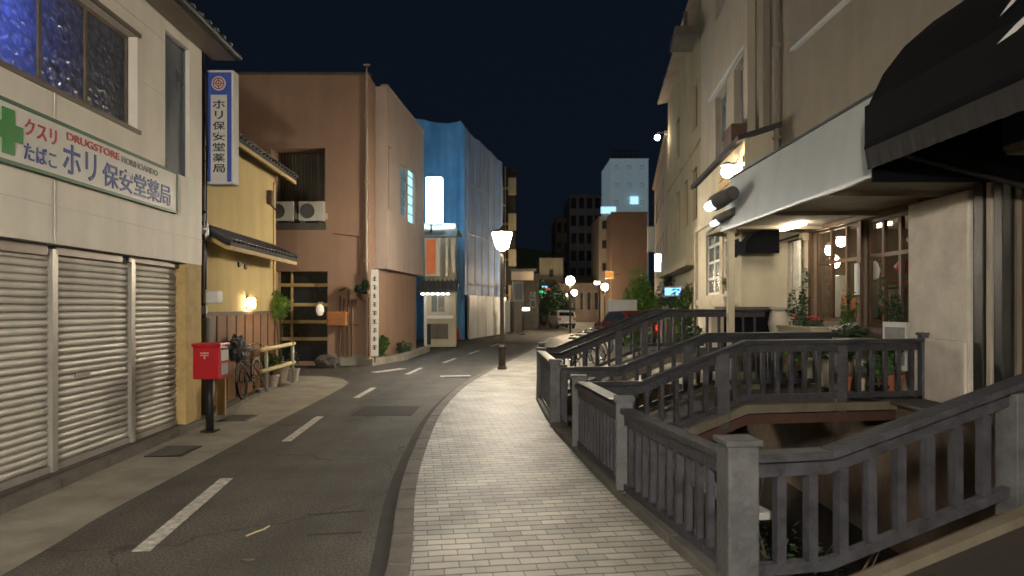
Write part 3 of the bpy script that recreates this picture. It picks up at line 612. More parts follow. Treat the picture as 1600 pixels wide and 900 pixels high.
# ================================================================== YELLOW HOUSE
Y = Fr(-5.18,11.45,-5.37,15.42)
t = frthing('yellow_house', 'yellow stucco house with brown wood base and tiled eaves', 'house', Y)
yl = Y.len
MB().wall(0, yl, 1.57, 4.75, 0).face([(yl,0,-.1),(yl,5,-.1),(yl,5,5.9),(yl,2.5,6.4),(yl,0,4.75)]).face([(0,0,-.1),(0,5,-.1),(0,5,5.9),(0,0,4.75)]).build('wall', 'yellow', t)
MB().wall(0, yl, -.05, 1.57, -.02).build('wainscot', 'wood', t)
b = MB()
for i in range(9): b.box(.05+i*.48, .09+i*.48, -.035, -.021, 0, 1.55)
b.box(0, yl+.02, -.05, -.021, 1.55, 1.62); b.build('batten', 'door', t)
MB().box(yl-.10, yl+.02, -.03, .0, 1.62, 4.5).build('corner_post', 'yellowtrim', t)
def tiled_eave(par, x0, x1, yo, zo, yi, zi, name):
    r = MB().extr([(yo,zo),(yo,zo+.07),(yi,zi+.07),(yi,zi)], x0, x1).build(name, 'roofdark', par)
    b = MB(); n = int((x1-x0)/.21)
    for i in range(n+1):
        x = x0+.05+i*(x1-x0-.1)/n
        b.tube([(x,yo-.02,zo+.10),(x,yi,zi+.10)], .042, 6)
        b.lathe([(.05,0),(.05,.02)], (x,yo-.03,zo+.09), 6)
    b.build('tile_row', 'tile', r)
    b = MB(); n = int((x1-x0)/.45)
    for i in range(n+1): b.beam((x0+.06+i*(x1-x0-.12)/n, yo+.04, zo-.045),(x0+.06+i*(x1-x0-.12)/n, yi, zi-.045), .05, .07)
    b.build('rafter', 'yellowtrim', r)
    MB().box(x0, x1, yo, yo+.03, zo-.07, zo-.001).build('eave_board', 'yellowtrim', r)
    return r
tiled_eave(t, -.2, yl+.28, -.42, 4.60, 2.5, 6.2, 'roof')
tiled_eave(t, -.2, yl-.05, -.52, 2.72, 0, 2.98, 'pent_roof')
b = MB(); b.tube([(Y.s(374)-.05,-.03,2.52),(Y.s(374)-.05,.02,2.52)],.055,12).tube([(Y.s(381)+.06,-.03,2.50),(Y.s(381)+.06,.02,2.50)],.055,12); b.build('vent', 'dark', t)
b = MB(); q = Y.s(418); b.box(q-.05,q+.12,-.10,-.001,3.95,4.25).beam((q,-.05,3.95),(q+.1,-.25,3.75),.03,.03).build('bracket', 'door', t)
x = Y.s(386); l = thing('wall_lamp', 'lit square warm lamp on the yellow house wall', 'lamp', (Y.o.x+Y.d.x*x, Y.o.y+Y.d.y*x, 1.68), Y.a)
MB().box(-.09,.09,-.14,-.03,0,.20).build('lamp_shade', 'walllamp', l, bevel=.02)
MB().box(-.07,.07,-.029,-.002,-.01,.21).build('back_plate', 'dark', l)
MB().box(-.095,.095,-.145,-.03,.203,.225).build('lamp_cap', 'dark', l)
# bicycles -------------------------------------------------------------
def bicycle(name, label, loc, rz, lean=0.05, basket=True, seat=True, group='bicycles parked along the street'):
    t = thing(name, label, 'bicycle', loc, rz, group); t.rotation_euler = (lean, 0, rz)
    R_ = .33; fx, rx = .54, -.54
    f = MB()
    bb = (-.08,0,.29); st = (-.22,0,.72); hd = (.34,0,.80); hb = (.38,0,.62)
    f.tube([bb, st],.018).tube([bb, hb],.022).tube([(-.2,0,.58),(.37,0,.66)],.016).tube([hb,hd],.022)
    for s_ in (-1,1): f.tube([bb,(rx,.055*s_,R_)],.011,6).tube([(-.2,0,.62),(rx,.055*s_,R_)],.010,6).tube([hb,(.43,.05*s_,.52),(fx,.05*s_,R_)],.012,6)
    f.build('frame', 'dark', t, smooth=True)
    for x in (fx, rx):
        w = MB().torus((x,0,R_), R_-.018, .020, 'y', 32, 8).build('wheel', 'tyre', t, smooth=True)
        b = MB().torus((x,0,R_), R_-.042, .012, 'y', 32, 6)
        for k in range(18):
            a = k*math.pi/9; b.tube([(x+.03*math.cos(a+.5),.02*(-1)**k,R_+.03*math.sin(a+.5)),(x+.285*math.cos(a),0,R_+.285*math.sin(a))], .0022, 4, False)
        b.tube([(x,-.05,R_),(x,.05,R_)],.02,8); b.build('rim', 'chrome', w)
        b = MB().torus((x,0,R_), R_+.022, .018, 'y', 18, 5, a0=.1 if x > 0 else .2, a1=2.6 if x > 0 else 3.3); b.build('mudguard', 'brightmetal', t)
    b = MB(); b.tube([hd,(.33,0,.98)],.014); b.tube([(.10,-.29,.96),(.27,-.26,1.0),(.33,-.1,.98),(.33,.1,.98),(.27,.26,1.0),(.10,.29,.96)],.012,8); b.build('handlebar', 'chrome', t, smooth=True)
    b = MB(); b.tube([(.02,-.295,.955),(.13,-.285,.965)],.018,8).tube([(.02,.295,.955),(.13,.285,.965)],.018,8); b.build('grip', 'dark', t)
    b = MB(); b.tube([st,(-.25,0,.84)],.013); b.build('seat_post', 'chrome', t)
    MB().prism([(-.38,-.09),(-.38,.09),(-.28,.085),(-.12,.02),(-.12,-.02),(-.28,-.085)], .84, .90).build('saddle', 'dark', t, bevel=.02)
    b = MB(); b.tube([(-.08,-.06,.29),(-.08,.06,.29)],.03,10).torus((-.08,.05,.29),.09,.006,'y',20,4).beam((-.08,.07,.29),(-.05,.08,.12),.02,.02).beam((-.08,-.07,.29),(-.11,-.08,.46),.02,.02).box(-.09,-.01,.07,.17,.10,.13).box(-.15,-.07,-.17,-.07,.46,.49)
    b.build('crankset', 'brightmetal', t)
    b = MB(); b.box(-.62,-.26,-.06,-.045,.70,.712).box(-.62,-.26,.045,.06,.70,.712).box(-.62,-.605,-.045,.045,.70,.712).box(-.45,-.435,-.045,.045,.70,.712).tube([(-.58,.05,.70),(rx,.06,R_)],.006,6).tube([(-.58,-.05,.70),(rx,-.06,R_)],.006,6); b.build('luggage_rack', 'brightmetal', t)
    if basket:
        b = MB()
        for z, hw, hx in ((.72,.13,.10),(.82,.15,.12),(.95,.17,.14)):
            c = [(.55-hx,-hw,z),(.55+hx,-hw,z),(.55+hx,hw,z),(.55-hx,hw,z),(.55-hx,-hw,z)]
            for p, q in zip(c, c[1:]): b.tube([p, q], .006, 4)
        for k in range(7):
            u = -1+k/3
            for sx_ in (-1,1): b.tube([(.55+sx_*.10,u*.13,.72),(.55+sx_*.14,u*.17,.95)],.0035,4)
            for sy_ in (-1,1): b.tube([(.55+u*.10,sy_*.13,.72),(.55+u*.14,sy_*.17,.95)],.0035,4)
        b.box(.46,.64,-.12,.12,.715,.72); b.build('basket', 'brightmetal', t)
    MB().tube([(.50,0,.66),(.57,0,.66)],.03,10).build('headlight', 'chrome', t)
    MB().tube([(-.50,.10,.30),(-.62,.16,.02)],.009,6).build('kickstand', 'brightmetal', t)
    return t
bike = bicycle('bicycle', 'dark city bicycle with wire basket leaning by the yellow house', (-5.02,13.15,-.01), math.radians(-84), .08)
k = thing('canvas_cover', 'dark cloth cover heaped over the bicycle basket by the yellow house', 'cover', (-5.06,12.55,.78))
MB().blob((0,0,.16),(.17,.2,.24),4,3,.35).build('cloth', 'dark', k)
# guard rail
t = thing('guard_rail', 'pale yellow two bar guard rail at the side street corner', 'guard rail', (-4.98,13.7,-.012))
for z in (.43,.86): MB().tube([(0,-.1,z),(-.03,2.0,z+.02)],.042,10).build('bar', 'guard', t, smooth=True)
for y in (.15,1.8): MB().tube([(-.0,y,0),(-.0,y,.93)],.035,10).build('post', 'framelt', t, smooth=True)
# potted shrubs at the corner
def potted(name, label, loc, ph, pr, fh, fr_, leafm, n=420, size=.09, group=None, stem=True, potm='potpale', flowers=None, seed=1, cat='potted plant', fz=None):
    t = thing(name, label, cat, loc, 0, group)
    MB().lathe([(pr*.7,0),(pr*.95,ph*.85),(pr*1.05,ph*.86),(pr*1.05,ph),(pr*.85,ph),(pr*.82,ph*.9)], (0,0,0), 18).build('pot', potm, t, smooth=False)
    if stem:
        b = MB()
        for k in range(4): b.tube([(0,0,ph*.9),(pr*.3*math.cos(k*1.7),pr*.3*math.sin(k*1.7),ph+fh*.5),(fr_*.6*math.cos(k*1.7),fr_*.6*math.sin(k*1.7),ph+fh*.85)],[.014,.010,.004],5)
        b.build('stem', 'bark', t)
    MB().leaves((0,0,ph+fh*.6 if fz is None else ph+fh-fz),(fr_,fr_,fz or fh*.5),n,size,seed,7).build('foliage', leafm, t)
    if flowers: MB().leaves((0,0,ph+fh*.8),(fr_*.8,fr_*.8,fh*.35),max(30,n//8),size*.9,seed+9,5).build('flowers', flowers, t)
    return t
potted('leafy_shrub', 'bright green tall shrub at the far corner of the yellow house', (-5.25,15.45,-.01), .4,.2,1.72,.34,'leafbright',800,.14,seed=3,fz=.34)
potted('corner_plant', 'low bushy green plant behind the lower guard rail bar', (-5.18,14.7,-.01), .25,.16,.5,.28,'leaf',420,.10,seed=5)
potted('bare_pot_plant', 'small grey pot with a thin plant at the end of the guard rail', (-5.05,15.75,-.01), .3,.15,.45,.16,'leafdark',160,.08,seed=8)

# ================================================================== BROWN BUILDING (two volumes)
t = thing('brown_building', 'large brown stucco building with recessed balcony and service opening', 'building', (-4.40,21.0,-.1))
def bx(u): return (u-800)/F*21.0+4.40
def bz(v): return 1.7+(480-v)/F*21.0+.1
X0 = -13.0
o1 = (bx(423), bx(508), bz(354), bz(231)); o2 = (bx(431), bx(512), .12, bz(424))
top = 8.95
b = MB(); b.wall(X0, 0, 0, top, 0, [o1, o2], 1.1, 1)
b.face([(0,0,0),(0,1.0,0),(0,1.0,top),(0,0,top)]).face([(X0,0,0),(X0,9,0),(X0,9,top),(X0,0,top)]).face([(X0,0,top-.3),(0,0,top-.3),(0,9,top-.3),(X0,9,top-.3)]).face([(0,1,0),(-.3,1,0),(-.3,9,0),(-.3,9,top),(-.3,1,top)]) if False else b.face([(0,0,0),(0,1.0,0),(0,1.0,top),(0,0,top)])
b.face([(X0,0,top-.3),(0,0,top-.3),(0,8,top-.3),(X0,8,top-.3)])
b.build('wall', 'brown', t)
MB().box(X0, .03, -.03, .25, top+.003, top+.07).build('parapet_cap', 'concdark', t)
# balcony niche
MB().face([(o1[0],1.1,o1[2]),(o1[1],1.1,o1[2]),(o1[1],1.1,o1[3]),(o1[0],1.1,o1[3])]).build('niche_wall', 'darkint', t)
b = MB(); x = o1[0]+.05; pts = []
while x < o1[1]-.05: pts += [(x,.78,0),(x+.05,.74,0),(x+.10,.78,0)]; x += .10
b.sheet([(p[0],p[1],o1[2]+.75) for p in pts], [(p[0],p[1],o1[3]-.02) for p in pts]); b.build('corrugated_panel', 'corr', t)
b = MB(); 
for x in (o1[0]+.02, o1[0]+.72, o1[1]-.42): b.box(x, x+.05, .62, .67, o1[2], o1[3])
b.build('niche_post', 'frame', t)
MB().box(o1[0]-.02, o1[1]+.05, -.12, .7, o1[2]-.1, o1[2]+.10).build('balcony_slab', 'concdark', t)
# garage screen
for i, z in enumerate((.45,1.02,1.62,2.2)):
    pass
g = MB(); g.box(o2[0], o2[1], .28, .30, .12, o2[3]).build('screen_glass', 'glass', t)
b = MB()
for v in (445,476,503,530): z = bz(v); b.box(o2[0], o2[1], .20, .27, z-.05, z+.05)
for x in (o2[0]+.03, o2[0]+.42, o2[1]-.03): b.box(x-.03, x+.03, .21, .262, .12, o2[3])
b.build('screen_rail', 'yellowtrim', t)
MB().box(X0, .3, -.02, 0, 0, .35).build('plinth', 'concdark', t) if False else MB().box(o2[1]+.05, .02, -.03, -.002, 0, .35).build('plinth', 'concrete', t)
# drain pipe on the corner
b = MB(); b.tube([(-.06,-.07,.3),(-.06,-.07,top+.02)], .05, 10)
for z in (1.5,3.2,5.6,7.6): b.box(-.13,.01,-.13,0,z,z+.06)
b.tube([(-.06,-.07,top+.0),(-.06,-.02,top+.28)],.03,8).box(-.16,.04,-.06,0,top+.26,top+.31)
b.build('drain_pipe', 'pinkish', t)
b = MB(); b.tube([(bx(562),-.03,bz(370)),(bx(562),-.03,bz(430))],.018,6).tube([(bx(520),-.03,bz(365)),(bx(562),-.03,bz(370))],.018,6)
for u in (532,538,545,551,572,577): b.tube([(bx(u),-.05,.3),(bx(u),-.05,bz(455)+rnd.uniform(-.3,.2))],.028,6)
b.tube([(bx(513),-.05,bz(507)),(bx(562),-.05,bz(507))],.022,6).tube([(bx(531),-.05,bz(455)),(bx(540),-.05,bz(450))],.03,6)
b.build('service_pipe', 'door', t)
MB().prism([(bx(514),-.28),(bx(544),-.28),(bx(544),-.002),(bx(514),-.002)], bz(509), bz(487)).build('wooden_locker', 'mailwood', t, bevel=.03)
MB().box(bx(552),bx(560),-.10,-.002,bz(478),bz(468)).build('meter_box', 'door', t)
q = thing('reflection_globe', 'pale glowing globe standing in for a lamp reflection beside the dark screened opening', 'lamp', (-4.40+bx(503),20.80,1.38))
MB().lathe([(.02,.06),(.08,.09),(.12,.20),(.11,.33),(.04,.42)], (0,0,0), 16).build('lamp_globe', mat('dim_reflection_globe', (0.7,0.66,0.56), .4, .1, 3, 0, 20, emit=.35, emcol=(1,.85,.6)), q, smooth=True)  # dim glow shaped as a globe, stands in for a lamp mirrored in the glass
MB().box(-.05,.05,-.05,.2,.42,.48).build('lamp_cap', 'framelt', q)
q = thing('hanging_basket', 'dark round hanging basket of foliage at the brown building corner', 'basket', (-4.40+bx(572),20.62,2.05))
MB().leaves((0,0,.18),(.26,.2,.30),420,.13,11,6).build('foliage', 'leafdark', q)
MB().lathe([(.05,-.15),(.2,0),(.22,.04)],(0,0,0),12).build('basket_bowl', 'door', q)
MB().tube([(0,0,0),(0,0,.55),(0,.35,.6)],.012,6).build('hook', 'dark', q)
q = thing('narrow_banner', 'narrow white upright sign with a column of dark writing', 'sign', (-4.40+bx(584),20.72,.22))
MB().box(-.02,.20,-.02,.0,0,2.62).build('banner_board', 'signwhite', q)
for i in range(9):
    z = .2+i*.26; b = MB()
    for k in range(3): b.box(.02+rnd.uniform(0,.04), .16-rnd.uniform(0,.05), -.024, -.021, z+k*.05, z+k*.05+.026)
    b.box(.07,.10,-.027,-.0245,z-.01,z+.13); b.build('writing_mark', 'inkblack', q)
MB().tube([(.09,.02,-.2),(.09,.02,2.65)],.018,6).build('banner_pole', 'dark', q)
for i,(px,lab) in enumerate(((-.80,'white outdoor air conditioner on the balcony slab, right one of two'),(-1.72,'white outdoor air conditioner half hidden behind the tiled eave'))):
    cx0 = -4.40+o1[1]+px+.02
    if i == 0:
        A = thing('air_conditioner', lab, 'air conditioner', (cx0,20.86,bz(354)+.0), 0, 'air conditioners on the brown building balcony')
        MB().box(0,.78,0,.30,.06,.66).build('casing', 'ac', A, bevel=.02)
        b = MB().torus((.27,-.008,.36),.22,.010,'y',28,5).torus((.27,-.008,.36),.13,.006,'y',24,4).torus((.27,-.008,.36),.05,.006,'y',16,4)
        for k in range(8): b.tube([(.27,-.01,.36),(.27+.22*math.cos(k*.785),-.01,.36+.22*math.sin(k*.785))],.005,4)
        b.build('fan_guard', 'acgrille', A)
        MB().tube([(.27,-.002,.36),(.27,.006,.36)],.21,26).build('fan_opening', 'acgrille', A)
        for x in (.06,.62): MB().box(x,x+.08,-.02,.32,0,.058).build('foot', 'concdark', A)
        MB().box(.781,.86,.06,.26,.12,.30).build('pipe_cover', 'ac', A)
    else: dup(A, (cx0,20.90,bz(354)), None, lab)
# rock and clutter at its foot
tag(MB().blob((-5.55,20.55,.05),(.35,.22,.22),5,3,.35).build('boulder', 'concdark'), 'dark rounded boulder at the foot of the brown wall', 'rock')
V = Fr(-4.05,22.1,-3.60,27.9)
t2 = frthing('brown_annex', 'brown overhanging upper storey catching cool light on its street side', 'building', V)
vl = V.len
ws = [(V.s(606.5),V.s(613),4.9,7.0),(V.s(626),V.s(636),4.95,6.75),(V.s(637.5),V.s(648),4.85,6.85)]
b = MB(); b.wall(0, vl, 2.95, 8.85, 0, ws, .22, 1)
b.face([(0,0,2.95),(0,2,2.95),(0,2,8.85),(0,0,8.85)]).face([(vl,0,2.95),(vl,4,2.95),(vl,4,8.85),(vl,0,8.85)]).face([(0,0,2.95),(vl,0,2.95),(vl,4,2.95),(0,4,2.95)]).face([(0,0,8.5),(vl,0,8.5),(vl,5,8.5),(0,5,8.5)])
b.build('wall', 'annex', t2)
MB().wall(-1.1, vl, -.1, 2.948, .32).face([(vl,.32,-.1),(vl,3,-.1),(vl,3,2.948),(vl,.32,2.948)]).build('ground_floor_wall', 'brown', t2)
window(t2, *ws[0][:2], *ws[0][2:], .12, 1, 'frame', 'glass', fw=.04)
for w_ in ws[1:]:
    w = window(t2, *w_[:2], *w_[2:], .06, 1, 'framelt', 'cyanrefl' if w_ is ws[2] else 'cyanrefldim', fw=.04, trans=[w_[2]+.35*k for k in range(1,6)])
MB().box(-.02, vl, -.03, .2, 8.852, 8.91).build('parapet_cap', 'pinkish', t2)
# hedge + low kerb in front
hx, hy = -4.22, 22.6
t = thing('hedge_shrub', 'small round green bush at the foot of the brown building', 'shrub', (-4.28,22.3,-.1))
MB().leaves((0,0,.5),(.34,.4,.5),900,.11,21,8).build('foliage', 'leaf', t)
MB().tube([(0,0,0),(.02,0,.4)],[.04,.02],6).build('trunk', 'bark', t)
t = thing('low_shrub', 'low dark shrub growing under the overhanging brown storey', 'shrub', (-3.93,25.0,-.1))
MB().leaves((0,0,.3),(.34,.9,.26),700,.11,22,8).build('foliage', 'leafdark', t)
MB().tube([(0,0,0),(.02,0,.3)],[.04,.02],6).build('trunk', 'bark', t)
tag(MB().beam((-4.35,20.85,0),(-3.72,23.2,0),.22,.24).beam((-3.72,23.2,0),(-3.45,27.8,0),.22,.24).build('planter_kerb', 'concrete', bevel=.02), 'low stone edging around the planting under the brown building', 'edging')

# ================================================================== CREAM SHOP, SIGNS
t = thing('cream_shop', 'small cream shop with arched window under a tiled canopy', 'shop', (-3.98,31.0,-.1))
w_ = 1.42
b = MB(); b.wall(0, w_, 0, 5.6, 0, [(.28,.95,1.55,2.35),(.30,1.08,.35,1.05)], .12, 1)
b.face([(w_,0,0),(w_-.15,2.5,0),(w_-.15,2.5,5.6),(w_,0,5.6)]).face([(0,0,5.5),(w_,0,5.5),(w_,5,5.5),(0,5,5.5)]).build('wall', 'cream', t)
w = window(t, .28,.95,1.55,2.35,.05,1,'framelt','glassgreen',mull=[.6],fw=.04)
b = MB(); b.torus((.615,-.01,2.35),.34,.04,'y',16,6,a0=0,a1=math.pi).build('window_arch', 'cream', t)
MB().box(.30,1.08,.02,.1,.35,1.05).build('lattice_panel', 'corr', t)
MB().box(.0,.12,-.12,-.001,0,2.7).box(.12,1.3,-.08,-.001,1.28,1.42).build('trim', 'plastic', t)
MB().box(.10,.30,-.02,-.001,.1,1.05).build('doorway', 'dark', t)
r = MB().extr([(-.75,2.45),(-.75,2.52),(0,3.0),(0,2.93)], -.25, w_+.15).build('tiled_canopy', 'tile', t)
b = MB()
for i in range(9): b.tube([(-.18+i*.2,-.77,2.56),(-.18+i*.2,0,3.05)],.045,6)
b.build('tile_row', 'tile', r)
b = MB()
for i in range(6): MB().box(-.05+i*.22,.09+i*.22,-.70,-.62,2.36,2.42).build('canopy_light', 'canopylight', t)
t = thing('light_box_sign', 'glowing blank white box sign high above the street', 'sign', (-3.80,30.2,5.4))
MB().box(0,.70,0,.35,0,2.05).build('sign_body', 'coollight', t, bevel=.03)
MB().box(-.02,.72,-.02,.37,-.06,-.002).build('sign_frame', 'framelt', t)
MB().tube([(.2,.2,-.05),(.2,.2,-.4)],.04).build('bracket', 'dark', t)
t = thing('sign_canopy', 'small grey hipped roof between the glowing sign and the orange panel', 'canopy', (-3.95,30.3,4.75))
MB().extr([(-.3,0),(-.3,.08),(.5,.48),(.5,.4)], -.1, 1.5).build('canopy_roof', 'tile', t)
MB().box(1.0,1.12,-.2,-.08,-1.7,0).box(1.25,1.4,-.1,.02,-1.5,0).build('support', 'framelt', t)
t = thing('orange_panel_sign', 'upright orange panel sign in a white frame', 'sign', (-3.85,30.1,3.05))
MB().box(0,.68,0,.16,0,1.75).build('sign_frame', 'plastic', t, bevel=.02)
MB().box(.07,.50,-.012,-.001,.1,1.65).build('sign_face', 'orange', t)

# ================================================================== SCAFFOLDED BUILDING UNDER SHEETS
t = thing('sheeted_building', 'tall building wrapped in blue tarpaulin and grey scaffold sheeting', 'building', (0,0,0))
def cloth(P0, P1, z0, ztop, nx, nz, amp, seed, sag=0.0):
    rr = random.Random(seed); b = MB(); d = Vector((P1[0]-P0[0], P1[1]-P0[1], 0)); n = Vector((d.y,-d.x,0)).normalized()
    ph = [rr.uniform(0,6) for _ in range(6)]
    g = []
    for i in range(nx+1):
        f = i/nx; row = []; zt = ztop(f)
        for j in range(nz+1):
            h = j/nz; o = amp*(math.sin(f*17+ph[0]+h*2.2)*.5+math.sin(f*41+ph[1]-h*3)*.25+math.sin(h*15+ph[2]+f*5)*.35+math.sin(f*9-h*9+ph[3])*.5)
            p = Vector((P0[0],P0[1],0))+d*f+n*o; row.append(b.b.verts.new((p.x,p.y,z0+(zt-z0)*h)))
        g.append(row)
    for i in range(nx):
        for j in range(nz): b.b.faces.new([g[i][j],g[i+1][j],g[i+1][j+1],g[i][j+1]])
    return b
C0 = (-6.0,37.8); C1 = (-2.62,37.9); C2 = (-.62,46.6)
cloth(C0, C1, -.1, lambda f: 12.0+.12*math.sin(f*7)-.35*max(0,f-.93)/.07, 40, 60, .10, 3).build('blue_tarpaulin', 'tarp', t, smooth=True)
cloth(C1, C2, 2.4, lambda f: 11.7-.12*abs(math.sin(f*9.4))-.1*f, 90, 50, .05, 5).build('scaffold_sheet', 'mesh', t, smooth=True)
b = MB()
for i in range(5):
    p = Vector((C1[0],C1[1],0)).lerp(Vector((C2[0],C2[1],0)), (i+.04)/5); q = Vector((C1[0],C1[1],0)).lerp(Vector((C2[0],C2[1],0)), (i+.96)/5)
    b.beam((p.x+.22,p.y,1.15),(q.x+.22,q.y,1.15),.05,2.45)
b.build('hoarding_panel', 'hoarding', t)
b = MB(); b.face([(-3.1,38.3,-.1),(-1.1,46.6,-.1),(-1.1,46.6,11.0),(-3.1,38.3,11.0)]).face([(-1.1,46.6,-.1),(-9,48,-.1),(-9,48,11.0),(-1.1,46.6,11.0)]); b.build('building_core', 'darkint', t)
b = MB()
for i in range(7):
    f = i/6; x = C1[0]+(C2[0]-C1[0])*f+.16; y = C1[1]+(C2[1]-C1[1])*f
    b.tube([(x,y,0),(x,y,11.3-.3*(i%2))],.03,6)
for z in (3.0,5.8,8.6): b.tube([(C1[0]+.16,C1[1],z),(C2[0]+.16,C2[1],z)],.025,6)
b.build('scaffold_tube', 'framelt', t)
t = thing('traffic_cone', 'red traffic cone beside the white site hoarding', 'cone', (-2.95,37.2,-.1))
MB().lathe([(.16,.03),(.03,.68)],(0,0,0),14).build('cone_body', mat('cone_red',(0.6,.06,.03),.5,.1,3,0,20), t); MB().box(-.2,.2,-.2,.2,0,.03).build('cone_base','dark',t)

# ================================================================== FAR LEFT BUILDINGS
def block(name, label, x0, x1, y0, y1, h, m, floors=0, cols=0, cat='building', wm='glass', roof=None, lit=(), side=0, wmat='frame', ww=.5, wh=.5, z0=-.1):
    t = thing(name, label, cat, (x0,y0,z0)); W = x1-x0; Dp = y1-y0
    hs = []
    for j in range(floors):
        for i in range(cols):
            cxx = W*(i+.5)/cols; cz = h*(j+.55)/max(floors,1); a = W/cols*ww/2; e = h/floors*wh/2; hs.append((cxx-a,cxx+a,cz-e,cz+e))
    b = MB(); b.wall(0, W, 0, h, 0, hs, .2, 1); b.face([(0,0,0),(0,Dp,0),(0,Dp,h),(0,0,h)]).face([(W,0,0),(W,Dp,0),(W,Dp,h),(W,0,h)]).face([(0,0,h-.2),(W,0,h-.2),(W,Dp,h-.2),(0,Dp,h-.2)])
    b.build('wall', m, t)
    for i, hh in enumerate(hs): window(t, *hh, .12, 1, wmat, lit and (i in lit) and lit[i] or wm, fw=.08)
    MB().box(-.06, W+.06, -.06, .2, h+.003, h+.15).build('parapet_cap', m, t)
    return t
t = block('balcony_building', 'narrow dark brown block with stacked pale balconies past the sheeted building', -.72,.25,50,58,11.8,'darkint')
b = MB()
for i in range(4): b.box(.45,1.02,-.5,.0,2.2+i*2.6,3.4+i*2.6).box(.0,.45,-.3,0,2.6+i*2.6,2.75+i*2.6)
b.build('balcony', 'olive', t)
t = block('corner_shop', 'low dim grey shop with signs at the bend of the street', .25,2.2,56,62,4.4,'concdark',1,2,wm='glass',ww=.5,wh=.3)
t = thing('hanging_shop_sign', 'wide pale sign board above the street corner shops', 'sign', (-.05,48,3.6)); MB().box(0,1.55,0,.15,0,.62).build('sign_board','pinkish',t,bevel=.02); MB().box(-.1,1.75,-.05,.2,.63,.80).build('sign_hood','concdark',t); MB().tube([(.05,.08,-3.7),(.05,.08,.7)],.05).build('sign_post','dark',t)
t = thing('square_shop_sign', 'squarish cream sign with blurred dark marks by the hoarding', 'sign', (.05,45.5,2.05)); MB().box(0,.72,0,.12,0,1.38).build('sign_case','cream',t,bevel=.03); MB().box(.12,.6,-.01,-.001,.15,1.2).build('sign_face','inkgrey',t) ; MB().tube([(.36,.06,-2.15),(.36,.06,.0)],.04).build('sign_post','dark',t)
for i,(x,y,m_,lab,w2) in enumerate(((-.75,46.2,'signwhite','white street banner nearest the sheeted building',.62),(.12,44.6,'pinkish','tall pale pink street banner beside the square sign',.55))):
    t = thing('street_banner', lab, 'banner', (x,y,-.1), 0, 'street banners beyond the hoarding'); MB().box(0,w2,0,.02,.12,2.25-.1*i).build('cloth', m_, t); MB().tube([(w2+.03,0,0),(w2+.03,0,2.4)],.02).build('banner_pole','dark',t); MB().box(w2-.2,w2+.2,-.2,.2,0,.06).build('banner_base','dark',t)
# ================================================================== STREET LAMPS
def lamp(name, label, loc, h=3.75, gm='lamp', detail=True):
    t = thing(name, label, 'street lamp', loc, 0, 'lantern street lamps along the street')
    MB().lathe([(.13,0),(.13,.06),(.10,.10),(.095,.55),(.11,.57),(.11,.62),(.07,.68),(.055,1.0),(.045,h-.56),(.07,h-.54),(.07,h-.49),(.04,h-.465)], (0,0,0), 16).build('pole', 'pole', t, smooth=False)
    b = MB()
    for k in range(4):
        a = k*math.pi/2+.4; b.tube([(.04*math.cos(a),.04*math.sin(a),h-.46),(.15*math.cos(a),.15*math.sin(a),h-.46),(.18*math.cos(a),.18*math.sin(a),h-.40)],.012,6)
    b.build('cradle', 'pole', t)
    MB().lathe([(.11,h-.46),(.16,h-.42),(.23,h-.18),(.265,h-.03),(.25,h-.01)], (0,0,0), 20).build('lamp_glass', gm, t, smooth=True)
    MB().lathe([(.275,h-.008),(.28,h+.01),(.20,h+.06),(.06,h+.10),(.03,h+.16),(.001,h+.18)], (0,0,0), 20).build('lamp_cap', 'pole', t, smooth=True)
    return t
la = lamp('street_lamp', 'lit lantern street lamp on a dark pole at the edge of the paved walk', (-.27,18.7,0))
lamp('street_lamp', 'lantern street lamp at the near end of the paved walk', (-1.0,-3.4,0), 3.9, 'lampnear')
for (u,v,Y_,lab) in ((891,438,47,'larger of the two round street lamps glowing at the bend'),(897,457,78,'smaller street lamp just below and beyond the other one at the bend'),(945,448,60,'bright street lamp in front of the far brown block')):
    x = (u-800)/F*Y_; z = 1.7+(480-v)/F*Y_
    l = thing('street_lamp', lab, 'street lamp', (x,Y_,-.1), 0, 'lantern street lamps along the street')
    MB().tube([(0,0,0),(0,0,z-.1)],.06,8).build('pole','pole',l)
    MB().lathe([(.1,z-.2),(.24,z-.1),(.30,z+.08),(.22,z+.26),(.1,z+.34)],(0,0,0),16).build('lamp_glass','lampfar',l,smooth=True)
    MB().lathe([(.16,z+.345),(.18,z+.39),(.02,z+.46)],(0,0,0),16).build('lamp_cap','pole',l)

# ================================================================== CANAL AND FENCES
b = MB(); b.face([(cx(-6)-.3,-6,-1.45),(6,-6,-1.45),(6,15.3,-1.45),(.2,15.3,-1.45)]); struct(b.build('canal_water', 'water'))
near = [(x+.10,y) for x,y in CAN]
b = MB(); b.sheet([(x,y,-.02) for x,y in near],[(x+.05,y,-2.2) for x,y in near])
b.sheet([(x-.28,y,-2.2) for x,y in near],[(x-.28,y,-.14) for x,y in near])
struct(b.build('canal_wall', 'canalwall'))
b = MB(); chunks([(x-.06,y) for x,y in CAN],[(x+.14,y) for x,y in CAN], 1.1, b, -.35, .07); struct(b.build('canal_kerb', 'concdark', bevel=.012))
# far quay, shops stand on it
b = MB(); b.box(4.95, 16, -6, 15.2, -2.2, .46); q_ = b.build('quay', 'canalwall'); struct(q_)
b = MB(); b.box(4.85, 16, -6, 15.15, .462, .50); struct(b.build('quay_paving', 'concdark', bevel=.01))
b = MB(); b.box(.45, 16, 15.16, 15.35, -2.2, -.006); struct(b.build('canal_end_wall', 'canalwall'))
